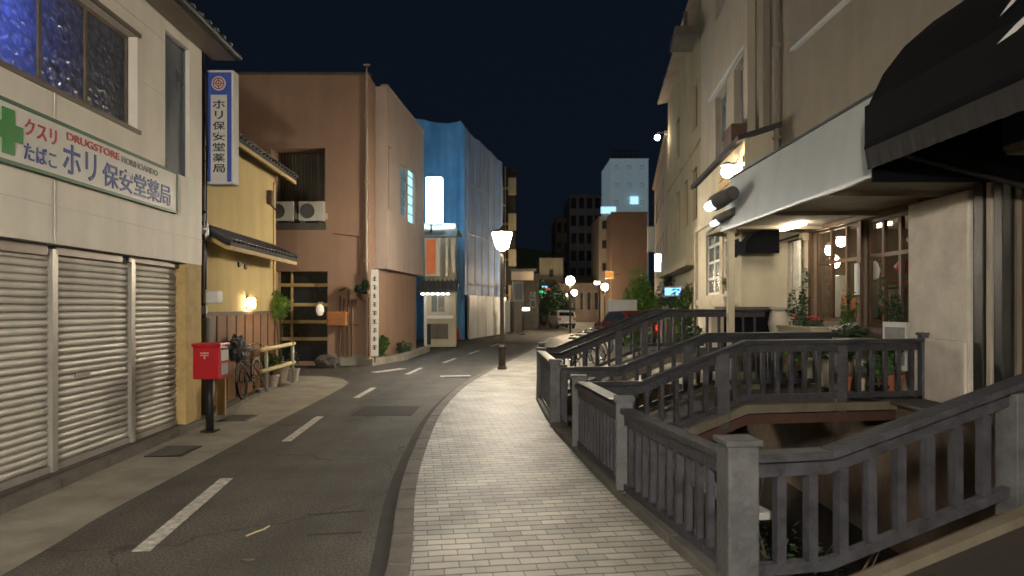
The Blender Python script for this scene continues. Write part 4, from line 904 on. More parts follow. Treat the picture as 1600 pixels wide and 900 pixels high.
# stone shelf and stepping stones in the canal
t = thing('bare_bush','thin leafless bush rooted in the canal behind the near bridge rail','bush',(2.15,5.3,-1.44)); rb = random.Random(4)
for k in range(9):
    a = rb.uniform(0,6.28); l_ = rb.uniform(.5,.9); MB().tube([(0,0,0),(.25*l_*math.cos(a),.25*l_*math.sin(a),.7*l_),(.7*l_*math.cos(a+.3),.7*l_*math.sin(a+.3),1.5*l_),(.9*l_*math.cos(a+.1),.9*l_*math.sin(a+.1),1.9*l_)],[.018,.012,.007,.003],5).build('branch','beam',t)
MB().leaves((0,0,1.2),(.5,.5,.4),160,.07,17,7).build('foliage','leafdark',t)
t = thing('steel_drum','dull grey steel drum standing in the canal bed','drum',(2.75,5.25,-1.45)); MB().lathe([(.28,0),(.29,.02),(.28,.05),(.28,.38),(.29,.40),(.28,.42),(.28,.78),(.295,.80),(.28,.82),(.26,.80),(.0,.80)],(0,0,0),24).build('drum_body','concdark',t)
MB().lathe([(.03,.801),(.03,.82)],(.12,.1,0),10).build('cap','dark',t)
def shelf():
    b = MB(); rr = random.Random(5)
    for i in range(60):
        y = 4.8+rr.random()*10; x = cx(min(y,15))+.2+rr.random()**1.6*2.0
        b.blob((x,y,-1.40+rr.random()*.12-(x-cx(min(y,15)))*.03),(rr.uniform(.12,.34),rr.uniform(.12,.34),rr.uniform(.08,.2)),rr.randint(0,999),2,.4)
    o = b.build('canal_rocks', 'canalwall'); o['kind'] = 'stuff'; o['label'] = 'loose stones along the foot of the canal wall'; o['category'] = 'stones'
shelf()
def post(par, x, y, z0, z1, w=.15, m='postgrey', cap=True, a=-.12):
    c, s_ = math.cos(a), math.sin(a)
    def ring(h, zz): return [(x+(p*c-q*s_)*h, y+(p*s_+q*c)*h) for p,q in ((-1,-1),(1,-1),(1,1),(-1,1))]
    o = MB().prism(ring(w/2, 0), z0, z1-.03).build('post', m, par, bevel=.006)
    if cap: MB().prism(ring(w/2+.018, 0), z1-.028, z1+.008).build('post_cap', 'postgrey', o, bevel=.006)
    return o
def railing(par, pts, h=.80, rw=.13, rh=.05, sp=.20, bw=.045, m='rail', top='rail', gap=.06, skip=(), facing=True):
    """pts (x,y,z of the ground line); top cap rail, face board, lower rail and balusters follow it"""
    b = MB()
    for p, q in zip(pts, pts[1:]): b.vbeam((p[0],p[1],p[2]+h-rh/2),(q[0],q[1],q[2]+h-rh/2), rw, rh)
    b.build('top_rail', top, par, bevel=.006)
    if facing:
        b = MB()
        for p, q in zip(pts, pts[1:]): b.vbeam((p[0],p[1],p[2]+h-rh-.05),(q[0],q[1],q[2]+h-rh-.05), .05, .095)
        b.build('face_rail', m, par)
    b = MB()
    for p, q in zip(pts, pts[1:]): b.vbeam((p[0],p[1],p[2]+gap+.035),(q[0],q[1],q[2]+gap+.035), .06, .07)
    b.build('bottom_rail', m, par)
    tot = sum(math.dist(p[:2], q[:2]) for p, q in zip(pts, pts[1:])); n = int(tot/sp); k = 1
    for i in range(1, n):
        t_ = tot*i/n; acc = 0
        for p, q in zip(pts, pts[1:]):
            L_ = math.dist(p[:2], q[:2])
            if acc+L_ >= t_:
                f = (t_-acc)/L_; x, y, z = [p[j]+(q[j]-p[j])*f for j in range(3)]
                if any(abs(x-sx_) < .12 for sx_ in skip): break
                dx, dy = (q[0]-p[0])/L_*bw/2, (q[1]-p[1])/L_*bw/2
                j_ = rnd.uniform(-.004,.004)
                MB().prism([(x-dx-dy,y-dy+dx),(x+dx-dy,y+dy+dx),(x+dx+dy+j_,y+dy-dx),(x-dx+dy+j_,y-dy-dx)], z+gap+.071, z+h-rh-.098).build('baluster', m, par)
                break
            acc += L_
# canal-side fence runs
def run(label, p, q, h=.80, sp=.13, ends=(True,True), plate=None, grp='grey fence panels along the canal'):
    t = thing('canal_fence', label, 'fence', (0,0,0), 0, grp)
    railing(t, [(*p,.0),(*q,.0)], h, .12, .05, sp, .045)
    if ends[0]: post(t, p[0], p[1], -.05, h+.09)
    if ends[1]: post(t, q[0], q[1], -.05, h+.09)
    if plate:
        P = Vector((*p,h+.012)); Q = Vector((*q,h+.012)); o = MB().beam(P.lerp(Q,plate[0])+Vector((0,0,.03)), P.lerp(Q,plate[1])+Vector((0,0,.03)), .15, .015, (.12,-.35,1)).build('pale_plate', 'plate', t)
    return t
off = .03
Pn = [(1.36,4.15),(1.01,6.15),(.79,8.1)]
Pf = [(.62,9.75),(.53,12.5)]
run('grey slatted canal fence nearest the camera running from the square post', Pn[0], Pn[1], .80, .16, (False,True))
run('short grey slatted fence with a pale plate on its rail before the second bridge', Pn[1], Pn[2], .80, .14, (False,True), (.12,.85))
run('small dark grey fence panel with a pale plate between the two further bridges', Pf[0], Pf[1], .86, .2, (True,True), (.1,.95))
t = thing('inner_ledge', 'pale timber ledge running inside the near canal fence', 'ledge', (0,0,0))
MB().beam((1.66,4.5,.32),(1.20,6.8,.32),.15,.05).build('ledge_board','paleboard',t,bevel=.008)
for y in (4.7,5.7,6.6): x=1.66-(y-4.5)*.2; MB().beam((x,y,-.9),(x,y,.293),.08,.08,(0,1,0)).build('ledge_post','rail',t)
# bridge 1: its left rail faces the camera, deck towards the camera
def arch(x0, y0, x1, y1, xs, n=18):
    out = []; us = sorted({x0, x1} | {a for a, _ in xs if x0 < a < x1} | {a+.1 for a, _ in xs[1:-1]})
    for x in us:
        y = y0+(y1-y0)*(x-x0)/(x1-x0)
        z = 0
        for (a, za), (c, zc) in zip(xs, xs[1:]):
            if a <= x <= c+1e-6:
                f = (x-a)/(c-a); z = za+(zc-za)*f
        out.append((x,y,z))
    return out
prof1 = [(1.3,0),(1.97,.0),(3.68,.50),(6,.5)]
A1 = arch(1.44,4.17,5.6,4.99,prof1, 26)
B1 = [(x+.55,y-3.0,z) for x,y,z in A1]
t = thing('footbridge', 'dark timber footbridge in the near right corner with a tall square end post', 'footbridge', (0,0,0), 0, 'timber footbridges over the canal')
railing(t, A1, .81, .15, .05, .205, .062, skip=(3.36,))
post(t, 1.37, 4.15, -.10, .90, .19, a=.08)
post(t, 3.36, 4.55, .30, 1.165, .165, 'postgrey', False, a=.2)
post(t, 5.0, 4.88, .4, 1.25, .15, 'postgrey', False, a=.2)
b = MB(); b.sheet([(x,y-.05,z-.04) for x,y,z in A1],[(x,y-.05,z-.04) for x,y,z in B1]); b.sheet([(x,y-.05,z-.10) for x,y,z in A1],[(x,y-.05,z-.10) for x,y,z in B1]); b.build('deck', 'deck', t)
b = MB()
for p, q in zip(A1, A1[1:]): b.vbeam((p[0],p[1]-.16,p[2]-.02),(q[0],q[1]-.16,q[2]-.02), .10, .07)
b.build('deck_kerb', 'beam', t)
b = MB()
for p, q in zip(A1, A1[1:]): b.vbeam((p[0],p[1]-.02,p[2]-.16),(q[0],q[1]-.02,q[2]-.16), .08, .22)
b.build('side_beam', 'rustbeam', t)
b = MB()
for i in range(8): x = 1.9+i*.22; b.box(x, x+.012, 1.6, 4.1, prof1[0][1], .001)
prof2 = [(.6,0),(1.56,.0),(2.9,.48),(6,.48)]
A2 = arch(.87,8.13,5.4,8.95,prof2, 24); B2 = arch(.70,9.82,5.4,10.6,prof2, 24)
t = thing('footbridge', 'arched grey footbridge in the middle with a dark opening beneath its deck', 'footbridge', (0,0,0), 0, 'timber footbridges over the canal')
railing(t, A2, .81, .12, .05, .19, .05, top='raildark', skip=(2.6,)); railing(t, B2, .84, .12, .05, .19, .05, top='raildark', skip=(2.6,))
post(t, 2.6, 8.44, .20, 1.17, .15, 'rail', False); post(t, 4.2, 8.73, .3, 1.24, .12, 'rail', False); post(t, 5.42, 8.95, .3, 1.36, .14, 'postgrey', True)
post(t, .85,8.13,-.05,.87,.12,'rail',False); post(t, 2.6,10.13,.2,1.15,.13,'rail',False); post(t, .74,9.85,-.05,.90,.12,'rail',False); post(t, 4.0,10.37,.2,1.22,.12,'rail',False)
b = MB(); b.sheet([(x,y,z-.02) for x,y,z in A2],[(x,y,z-.02) for x,y,z in B2]); b.sheet([(x,y,z-.12) for x,y,z in A2],[(x,y,z-.12) for x,y,z in B2]); b.build('deck','deck',t)
b = MB()
for p, q in zip(A2, A2[1:]): b.vbeam((p[0],p[1]-.06,p[2]-.04),(q[0],q[1]-.06,q[2]-.04), .07, .10)
b.build('side_beam', 'beam', t)
b = MB()
for p, q in zip(A2, A2[1:]): b.vbeam((p[0],p[1]-.03,p[2]-.17),(q[0],q[1]-.03,q[2]-.17), .07, .12)
b.build('lower_beam', 'rustbeam', t)
b = MB(); b.prism([(.95,8.2),(2.45,8.48),(2.3,9.9),(.85,9.9)], -2.2, -.13).build('abutment', 'canalwall', t)
prof3 = [(.5,0),(.9,.0),(2.95,.80),(5.4,.80)]
A3 = arch(.62,12.6,5.4,13.3,prof3, 24); B3 = arch(.62,14.3,5.4,15.0,prof3, 24)
t = thing('footbridge', 'furthest arched footbridge with thin glossy dark handrails catching lamp light', 'footbridge', (0,0,0), 0, 'timber footbridges over the canal')
M['gloss'] = mat('glossy_dark_handrail', (0.07,0.07,0.07), .22, .3, 6, .3, 25, metal=.6)
railing(t, A3, .86, .10, .05, .24, .04, top='gloss', skip=(2.0,)); railing(t, B3, .86, .10, .05, .24, .04, top='gloss', skip=(2.0,))
post(t, 2.0,12.8,.2,1.28,.13,'rail',False); post(t, 2.5,12.87,.3,1.46,.12,'rail',False); post(t, .62,14.3,-.05,.95,.13,'rail',True)
b = MB(); b.sheet([(x,y,z-.02) for x,y,z in A3],[(x,y,z-.02) for x,y,z in B3]); b.sheet([(x,y,z-.14) for x,y,z in A3],[(x,y,z-.14) for x,y,z in B3]); b.build('deck','deck',t)
b = MB()
for p, q in zip(A3, A3[1:]): b.vbeam((p[0],p[1]-.06,p[2]-.07),(q[0],q[1]-.06,q[2]-.07), .07, .16)
b.build('side_beam', 'beam', t)
t = potted('canal_planter', 'small white pot with a sprig standing on the canal ledge', (1.62,7.0,.0), .22,.10,.22,.11,'leafdark',80,.06,seed=31)
tag(MB().box(1.45,1.80,6.85,7.15,-1.4,-.004).build('stone_pier','canalwall',bevel=.02), 'square stone pier in the canal under the small white pot', 'pier')

# ================================================================== NEAR RIGHT SHOP
RW = 5.2; GW = 5.6
t = thing('corner_cafe', 'taupe two storey shop with white fascia and lit ground floor windows', 'shop', (0,0,0))
def rwall(b, x, y0, y1, z0, z1, holes=(), depth=.15):   # wall on a plane of constant x, holes (y0,y1,z0,z1)
    ys_ = sorted({y0,y1}|{h[i] for h in holes for i in (0,1)}); zs_ = sorted({z0,z1}|{h[i] for h in holes for i in (2,3)})
    for i in range(len(ys_)-1):
        for j in range(len(zs_)-1):
            cy = (ys_[i]+ys_[i+1])/2; cz = (zs_[j]+zs_[j+1])/2
            if any(h[0]<cy<h[1] and h[2]<cz<h[3] for h in holes): continue
            b.face([(x,ys_[i],zs_[j]),(x,ys_[i+1],zs_[j]),(x,ys_[i+1],zs_[j+1]),(x,ys_[i],zs_[j+1])])
    for a,c,e,f in holes:
        for q in ([(x,a,e),(x+depth,a,e),(x+depth,a,f),(x,a,f)],[(x,c,e),(x+depth,c,e),(x+depth,c,f),(x,c,f)],[(x,a,e),(x,c,e),(x+depth,c,e),(x+depth,a,e)],[(x,a,f),(x,c,f),(x+depth,c,f),(x+depth,a,f)]): b.face(q)
    return b
def rwin(par, x, y0, y1, z0, z1, fm, pm, mull=(), trans=(), fw=.05, fd=.06):
    b = MB(); b.box(x,x+fd,y0,y1,z0,z0+fw).box(x,x+fd,y0,y1,z1-fw,z1).box(x,x+fd,y0,y0+fw,z0+fw,z1-fw).box(x,x+fd,y1-fw,y1,z0+fw,z1-fw)
    for q in mull: b.box(x,x+fd,q-fw/2,q+fw/2,z0+fw,z1-fw)
    for q in trans: b.box(x+.003,x+fd-.003,y0+fw,y1-fw,q-fw/2,q+fw/2)
    w = b.build('window', fm, par); MB().box(x+fd*.5-.004,x+fd*.5+.004,y0+fw*.5,y1-fw*.5,z0+fw*.5,z1-fw*.5).build('pane', pm, w); return w
upw = [(7.0,11.0,6.45,8.2),(1.0,5.0,6.45,8.2)]
b = MB(); rwall(b, RW, -6, 14.1, 3.95, 11, upw, .2); b.face([(RW,14.1,3.95),(12,14.1,3.95),(12,14.1,11),(RW,14.1,11)]).face([(RW,-6,11),(12,-6,11),(12,14.1,11),(RW,14.1,11)])
b.build('wall', 'taupe', t)
for h in upw: rwin(t, RW+.12, *h, 'frame', 'glass', mull=[h[0]+1.33,h[0]+2.66], fw=.06)
MB().box(RW-.07,RW-.002,6.95,12.6,6.40,6.47).build('window_sill', 'fascia', t)
gh = [(9.45,10.86,1.38,3.08),(11.00,12.66,1.45,3.12),(4.6,7.57,.95,3.12)]
gd = (12.95,13.7,.5,2.9)
b = MB(); rwall(b, GW, -6, 14.1, .5, 3.3, gh+[gd], .14); b.face([(GW,14.1,.5),(12,14.1,.5),(12,14.1,3.95),(GW,14.1,3.95)])
b.build('ground_floor_wall', 'shopwall', t)
rwin(t, GW+.05, *gh[0], 'door','clear', mull=[9.95,10.4], trans=[2.5], fw=.06); rwin(t, GW+.05, *gh[1], 'door','clear', mull=[11.55,12.1], trans=[2.5], fw=.06); rwin(t, GW+.05, *gh[2], 'door','clear', mull=[6.0,6.8], trans=[1.7], fw=.07)
rwin(t, GW+.05, *gd, 'door','clear', trans=[1.4], fw=.09)
b = MB(); b.box(GW-.06,GW-.002,9.3,12.8,3.09,3.2).box(GW-.05,GW-.002,10.87,10.99,.5,3.08).box(GW-.08,GW-.002,9.3,12.8,1.30,1.37).box(GW-.05,GW-.002,12.67,12.80,.5,3.08); b.build('window_trim', 'door', t)
MB().box(GW-.18,GW-.004,8.12,9.36,.5,3.10).build('plaster_column', 'columnwhite', t, bevel=.03)
MB().box(GW-.23,GW-.183,8.10,9.40,.5,1.30).build('column_base', 'columnwhite', t, bevel=.02)
for y0_,y1_,m_ in ((7.60,7.74,'dark'),(7.79,7.87,'white'),(7.92,8.09,'dark'),(4.9,5.15,'white')): MB().box(GW-.14,GW-.004,y0_,y1_,.5,3.3).build('pilaster', m_, t, bevel=.01)
for y0_,w_ in ((12.80,.13),(13.75,.14),(13.95,.12)):
    b = MB(); b.box(GW-.12,GW-.003,y0_,y0_+w_,.5,3.1).box(GW-.16,GW-.003,y0_-.03,y0_+w_+.03,2.95,3.09).box(GW-.16,GW-.003,y0_-.03,y0_+w_+.03,.5,.68)
    for z in (1.0,1.4,1.8,2.2,2.6): b.box(GW-.15,GW-.121,y0_+.02,y0_+w_-.02,z,z+.22)
    b.build('carved_pilaster', 'cream', t)
# fascia with soffit
b = MB(); b.extr([(3.95,3.12),(3.95,3.15),(4.12,4.10),(RW-.002,4.15),(RW-.002,3.12)], 0, 1); bmesh.ops.delete(b.b, geom=b.b.verts[:], context='VERTS')
pf = [(3.95,3.16),(4.10,4.10),(RW-.003,4.16),(RW-.003,3.24),(4.05,3.24)]
lo = [b.b.verts.new((x,7.24,z)) for x,z in pf]; hi = [b.b.verts.new((x,12.85,z)) for x,z in pf]
b.b.faces.new(lo[::-1]); b.b.faces.new(hi)
for i in range(5): b.b.faces.new([lo[i],lo[(i+1)%5],hi[(i+1)%5],hi[i]])
b.build('fascia', 'fascia', t)
b = MB(); b.box(3.93,3.99,7.24,12.87,3.12,3.158).build('fascia_trim','plastic',t); MB().box(4.07,4.13,7.24,12.87,4.103,4.13).build('fascia_cap','dark',t)
MB().box(4.0,GW+.2,7.24,14.1,3.16,3.237).build('soffit','soffit',t)
MB().box(RW,12,-6,14.1,3.3,3.4).build('ceiling','soffit',t) 
b = MB()
for y in (8.6,10.4,12.2): b.box(4.02,GW,y,y+.06,3.10,3.158)
b.build('soffit_batten','soffit',t)
MB().box(4.9,5.0,11.6,12.5,3.10,3.155).build('soffit_lamp',glow('soffit_tube_glow',(1,.86,.66),60),t) 
# interior
b = MB(); b.box(9.0,9.1,-6,14,.5,3.3).box(GW+.1,9.0,13.95,14.05,.5,3.3).box(GW+.2,9,8.4,8.5,.5,3.3); b.build('inner_wall','innerwall',t)
b = MB()
for y0_ in (8.7,10.6,12.3):
    for z in (1.0,1.5,2.0,2.5): b.box(8.3,8.95,y0_,y0_+1.3,z,z+.04)
    b.box(8.3,8.95,y0_-.04,y0_,.5,2.7).box(8.3,8.95,y0_+1.3,y0_+1.34,.5,2.7)
b.build('shelf','door',t)
MB().box(6.05,6.5,9.2,12.8,1.5,1.56).build('display_counter','door',t)
for i,(y,z,x) in enumerate(((12.55,2.90,6.05),(13.0,2.78,6.05),(12.7,2.52,6.0),(10.4,2.65,7.0),(6.6,2.8,6.6),(6.2,1.6,7.0))):
    l = thing('pendant_lamp', ('lit warm pendant lamp, topmost inside the cafe window','lit pendant lamp, middle of the cluster inside the cafe window','lit pendant lamp, lowest of the cluster inside the cafe window','lit pendant lamp deeper inside behind the second cafe window','lit pendant lamp behind the window at the right edge','lit low lamp behind the window at the right edge')[i], 'lamp', (x,y,z), 0, 'warm lamps inside the cafe')
    MB().lathe([(.02,.10),(.07,.06),(.09,0),(.06,-.07),(.01,-.09)],(0,0,0),14).build('bulb','bulb',l,smooth=True)
    MB().tube([(0,0,.10),(0,0,3.28-z if z > 2 else .2)],.008,5).build('cord','dark',l)
    MB().lathe([(.03,.16),(.05,.14),(.10,.09),(.095,.085)],(0,0,0),14).build('lamp_shade','brightmetal',l)
rr = random.Random(12)
wares = (('vase','potpale'),('vase','pot'),('jar','fascia'),('jar','signblue'),('vase','green'),('bowl','petalred'),('jar','orange'),('bowl','plastic'))
locs = [(6.1+rr.random()*.3, 9.35+i*.21, 1.562) for i in range(17)] + [(8.6, 8.85+j*.28+(0 if j<4 else .75)+(0 if j<8 else .5), z+.042) for z in (1.0,1.5,2.0,2.5) for j in range(12)]
adj = ('pale stoneware','terracotta','white glazed','deep blue','green glazed','dark red','orange','milky white')
for i,(x,y,z) in enumerate(locs):
    k = rr.randrange(8); nm, mm = wares[k]; h = rr.uniform(.16,.42); r = rr.uniform(.05,.10)
    if nm == 'vase': pr = [(r*.6,0),(r,h*.4),(r*.4,h*.8),(r*.55,h)]
    elif nm == 'jar': pr = [(r*.8,0),(r,h*.1),(r,h*.8),(r*.6,h*.9),(r*.6,h)]
    else: pr = [(r*.5,0),(r*.9,h*.2),(r*1.2,h*.45),(r*1.1,h*.42)]
    o = MB().lathe(pr,(0,0,0),12).build(nm, mm, None, smooth=True, loc=(x,y,z))
    tag(o, adj[k]+' '+nm+(' on the cafe window counter' if i < 17 else ' on the shelves inside the cafe'), nm, 'wares displayed inside the cafe')
# black awning
t = thing('black_awning', 'large black canvas awning with white lettering in the upper right', 'awning', (0,0,0))
pr = [(3.72,3.36),(3.78,3.86),(3.92,4.16),(4.15,4.46),(4.45,4.72),(4.8,4.9),(5.19,5.02)]
b = MB(); y0_, y1_ = 0.6, 7.22
b.sheet([(x,y1_,z) for x,z in pr],[(x,y0_,z) for x,z in pr]); b.face([(x,y1_,z) for x,z in pr]+[(5.19,y1_,3.3)]); b.box(3.80,5.59,y1_-.03,y1_,3.02,3.34); b.face([(x,y0_,z) for x,z in pr]+[(5.19,y0_,3.36)])
b.build('canopy','awning',t)
MB().beam((3.735,y1_,3.60),(3.735,y0_,3.60),.012,.44).build('front_panel','awnface',t)
n = 90; A = []; B = []
for i in range(n+1):
    y = y1_-(y1_-y0_)*i/n; o = .006*math.sin(i*1.9); A.append((3.73+o*.2,y,3.37)); B.append((3.76+o,y,3.15+.003*math.sin(i*2.9)))
MB().sheet(A,B).build('valance',mat('grey_valance',(0.013,0.012,0.012),.85,.3,4,.2,60),t)
b = MB()
for y in (1.5,4.2,7.1): b.tube([(3.76,y,3.36),(5.55,y,2.9)],.03,8)
b.tube([(3.76,y0_,3.36),(3.76,y1_,3.36)],.022,8); b.build('awning_arm','dark',t)
b = MB()
for (ya,yb,za,zb) in ((5.22,4.86,3.92,4.06),(5.25,4.84,3.72,3.80)):
    b.face([(3.726-.0,ya,za-.0),(3.726,(ya+yb)/2,(za+zb)/2-.02),(3.726,yb,zb),(3.726,yb,zb+.05),(3.726,(ya+yb)/2,(za+zb)/2+.035)])
b.build('lettering','plastic',t)
# drain pipes on the shop wall
t = thing('wall_drain_pipe', 'pale rain pipe running down the taupe shop wall', 'pipe', (RW-.07,13.25,4.16))
b = MB(); b.tube([(0,0,0),(0,0,6.9)],.05,10); 
for z in (.8,2.6,4.4): b.box(-.07,.069,-.07,.07,z,z+.05)
b.build('pipe','taupe',t)
# flood lights at fascia end
for i,(x,y,z,lab) in enumerate(((3.74,12.45,3.62,'dark cylindrical floodlight on the face of the white fascia, larger upper one'),(3.86,12.75,3.34,'small floodlight below the larger one at the fascia end'))):
    t = thing('floodlight', lab, 'floodlight', (x,y,z), 0, 'floodlights at the fascia end'); r = .15 if i == 0 else .09
    MB().tube([(0,.15,0),(.03,-.1,.02),(.12,-.55,.08)],[r,r,r*.8],16).build('housing','concdark',t,smooth=False,bevel=.01)
    MB().tube([(-r*.6,.22,-.06),(-r*.6,-.05,-.06)],r*.62,12).build('lens', glow('floodlight_glow',(.75,.88,1),2.2), t)
    MB().tube([(.12,-.3,.06),(.24,-.3,.06)],.03,8).build('arm','dark',t)
# things on the quay in front of the cafe
def planter(label, x0, x1, y0, y1, z1, seed, fl, m='cream'):
    t = thing('window_planter', label, 'planter', ((x0+x1)/2,(y0+y1)/2,.5), 0, 'planters in front of the cafe')
    w, d, h = (x1-x0)/2, (y1-y0)/2, z1-.5
    MB().box(-w,w,-d,d,0,h).build('planter_box', m, t, bevel=.02)
    MB().box(-w-.03,w+.03,-d-.03,d+.03,h+.002,h+.04).build('planter_rim', m, t)
    MB().leaves((0,0,h+.12),(w,d,.12),500,.09,seed,9).build('foliage','leafdark',t)
    MB().leaves((0,0,h+.17),(w,d,.11),90,.08,seed+1,6).build('flowers',fl,t)
    return t
planter('cream stone planter with red flowers below the left cafe window', 4.95,5.3,11.3,12.7,1.33,41,'petalred')
planter('cream stone planter with pale flowers below the right cafe window', 4.95,5.3,9.75,11.0,1.20,43,'petalwhite')
potted('flower_pot', 'terracotta pot of leafy plants on the quay under the right cafe window', (5.12,9.2,.5), .3,.15,.35,.22,'leaf',260,.1,seed=51,potm='pot')
qp = [(4.98,9.35,.34,.2,'leafdark','potpale','low dark leafy pot at the right end of the cream planters'),
 (4.78,9.85,.42,.22,'leaf','pot','terracotta pot with upright green leaves behind the middle bridge rail'),
 (4.82,10.45,.30,.24,'leafdark','potpale','wide pale pot of trailing dark leaves behind the middle bridge rail'),
 (4.76,11.05,.5,.2,'leafdark','awnface','tall black pot with narrow leaves below the left planter'),
 (4.8,11.7,.3,.22,'leafbright','potpale','pale pot with fresh light green leaves near the stone urn'),
 (4.78,12.3,.4,.2,'leafdark','pot','terracotta pot with dark leaves nearest the stone urn'),
 (4.86,9.05,.36,.2,'leaf','awnface','black pot with arching green leaves just before the plaster column'),
 (5.02,13.35,.5,.2,'leafdark','potpale','pot plant between the urn and the white post')]
for i,(x,y,h,r,lm,pm,lab) in enumerate(qp):
    potted('quay_plant', lab, (x,y,.5), .16+.05*(i%3),.12,h,r,lm,260,.085,seed=60+i, group='potted plants along the quay', potm=pm)
for i,(x,y,h,r,lm,pm,lab) in enumerate(((5.38,9.62,1.25,.2,'leafdark','potpale','tall thin dark shrub in a pale pot against the right cafe window'),(5.4,10.95,1.05,.17,'leaf','concdark','tall green shrub in a grey pot on the pillar between the cafe windows'),(5.38,12.75,1.45,.2,'leafdark','pot','tall leafy shrub in a terracotta pot before the gathered curtains'))):
    potted('tall_shrub', lab, (x,y,.5), .3,.14,h,r,lm,420,.09,seed=160+i, group='tall shrubs against the cafe front', potm=pm)
for i,(y,lab) in enumerate(((9.25,'small white framed menu stand near the plaster column'),(12.95,'small white framed menu stand by the curtains'))):
    t = thing('menu_stand', lab, 'menu stand', (5.2,y,.5), .3); MB().box(-.02,.02,-.2,.2,.35,1.0).build('board','signwhite',t); MB().box(-.027,-.0205,-.16,.16,.42,.93).build('menu_sheet','inkgrey',t)
    for q in (-.17,.17): MB().beam((0,q,.35),(.08,q,0),.03,.03).build('leg','door',t)
t = thing('garden_bench','weathered pale bench with slatted back below the planters','bench',(4.72,10.0,.5))
MB().box(-.02,.02,0,.9,0,.36).build('side_panel','cream',t); MB().box(0,.22,0,.9,.362,.40).build('seat','cream',t)
for y in (.05,.85): MB().box(.18,.22,y-.03,y+.03,0,.36).build('leg','door',t)
t = thing('support_post','white timber post carrying the far end of the fascia','post',(4.08,12.75,-.3)); MB().box(-.06,.06,-.06,.06,0,3.38).build('shaft','cream',t,bevel=.008); MB().box(-.09,.09,-.09,.09,3.38,3.45).build('post_head','cream',t); MB().box(-.09,.09,-.09,.09,.70,.86).build('post_base','cream',t)
for i,(y0_,y1_,m_,lab) in enumerate(((12.72,13.02,'petalwhite','pale gathered curtain panel hanging left of the cafe windows'),(13.12,13.55,'potpale','second gathered curtain panel further left by the door'))):
    t = thing('curtain', lab, 'curtain', (GW-.22,y0_,.75), 0, 'gathered curtains beside the cafe windows')
    A=[];B=[]; n=28
    for k in range(n+1):
        y=(y1_-y0_)*k/n; A.append((.03*math.sin(k*1.35),y,2.2)); B.append((.05*math.sin(k*1.35+.6),y*(.8)+.03,0))
    MB().sheet(A,B).build('cloth',m_,t,smooth=True); MB().tube([(0,-.05,2.22),(0,y1_-y0_+.05,2.22)],.015,6).build('curtain_rod','dark',t)
def hangthing(name,lab,cat,x,y,z,mm,r,h):
    t = thing(name,lab,cat,(x,y,z),0,'things hung in the cafe window'); MB().lathe([(.01,0),(r*.7,h*.1),(r,h*.5),(r*.5,h*.9),(.01,h)],(0,0,0),12).build('body',mm,t,smooth=True); MB().tube([(0,0,h),(0,0,3.2-z)],.004,4).build('string','dark',t)
hangthing('hanging_ornament','red hanging ornament in the right cafe window','ornament',5.85,10.2,2.2,'petalred',.13,.22)
hangthing('hanging_ornament','dark hanging ornament high in the right cafe window','ornament',5.85,9.95,2.6,'dark',.09,.2)
hangthing('hanging_ornament','pale hanging glass ornament in the left cafe window','ornament',5.9,11.5,2.35,'potpale',.10,.25)
hangthing('hanging_ornament','pale hanging ornament behind the middle window post','ornament',5.9,11.1,2.15,'plastic',.08,.3)
for i,(y,z,w_,h_,mm,lab) in enumerate(((9.6,1.45,.5,.42,'pot','brown box displayed low in the right cafe window'),(10.3,1.45,.4,.62,'cream','upright cream board in the right cafe window'),(9.7,2.02,.9,.08,'petalred','red cloth laid on the right window shelf'),(11.2,1.52,.45,.6,'glassgreen','greenish framed picture standing in the left cafe window'),(11.8,1.52,.35,.4,'orange','orange box in the left cafe window'),(12.2,1.52,.3,.75,'plastic','tall white stand at the far side of the left cafe window'))):
    tag(MB().box(5.86,6.0,y,y+w_,z,z+h_).build(('box','board','folded_cloth','framed_picture','box','stand')[i],mm,bevel=.01),lab,('box','board','cloth','picture','box','stand')[i])
for y0_,y1_ in ((9.48,10.84),(11.03,12.62)):
    for z in (1.42 if y0_<10 else 1.49, 1.99, 2.5 if y0_<10 else 1.99+.02):
        pass
t = thing('window_shelf','narrow brown shelf across the right cafe window','shelf',(5.83,9.48,1.98)); MB().box(0,.22,0,1.35,0,.03).build('board','door',t); MB().box(0,.2,-.02,0,-.1,.0).build('bracket','dark',t)
t = thing('wall_board','small framed menu board on the pillar between the cafe windows','board',(GW-.09,10.87,1.9)); MB().box(0,.03,0,.12,0,.5).build('panel','plastic',t); MB().box(-.006,-.001,-.01,.13,-.02,0).build('frame','door',t)
t = thing('cabinet', 'dark grey equipment cabinet with pale end on the quay', 'cabinet', (4.1,13.2,-.0))
MB().box(.0,.95,0,.5,.9,1.66).build('cabinet_body','awnface',t,bevel=.02); MB().box(-.03,.98,-.03,.53,1.662,1.71).build('cabinet_top','concdark',t); MB().box(-.25,-.002,0,.5,.9,1.66).build('end_panel','cream',t,bevel=.01)
MB().box(-.2,.9,.05,.45,.45,.898).build('cabinet_plinth','concdark',t)
t = thing('stone_urn', 'pale oval stone urn right of the dark cabinet', 'urn', (5.05,12.95,.5))
MB().lathe([(.12,0),(.12,.05),(.06,.12),(.06,.5),(.15,.68),(.19,.9),(.15,1.1),(.11,1.15)],(0,0,0),18).build('urn_body','potpale',t,smooth=True); MB().lathe([(.16,1.15),(.17,1.19),(.1,1.2)],(0,0,0),18).build('urn_rim','potpale',t)
potted('flowering_pot', 'pot with red flowers standing on a ledge by the lattice window', (4.55,14.3,1.66), .26,.13,.42,.2,'leaf',240,.09,seed=71,flowers='petalred')
tag(MB().box(4.35,4.8,14.0,14.7,.0,1.655).build('stone_pedestal','cream',bevel=.02),'cream pedestal under the pot of red flowers','pedestal')
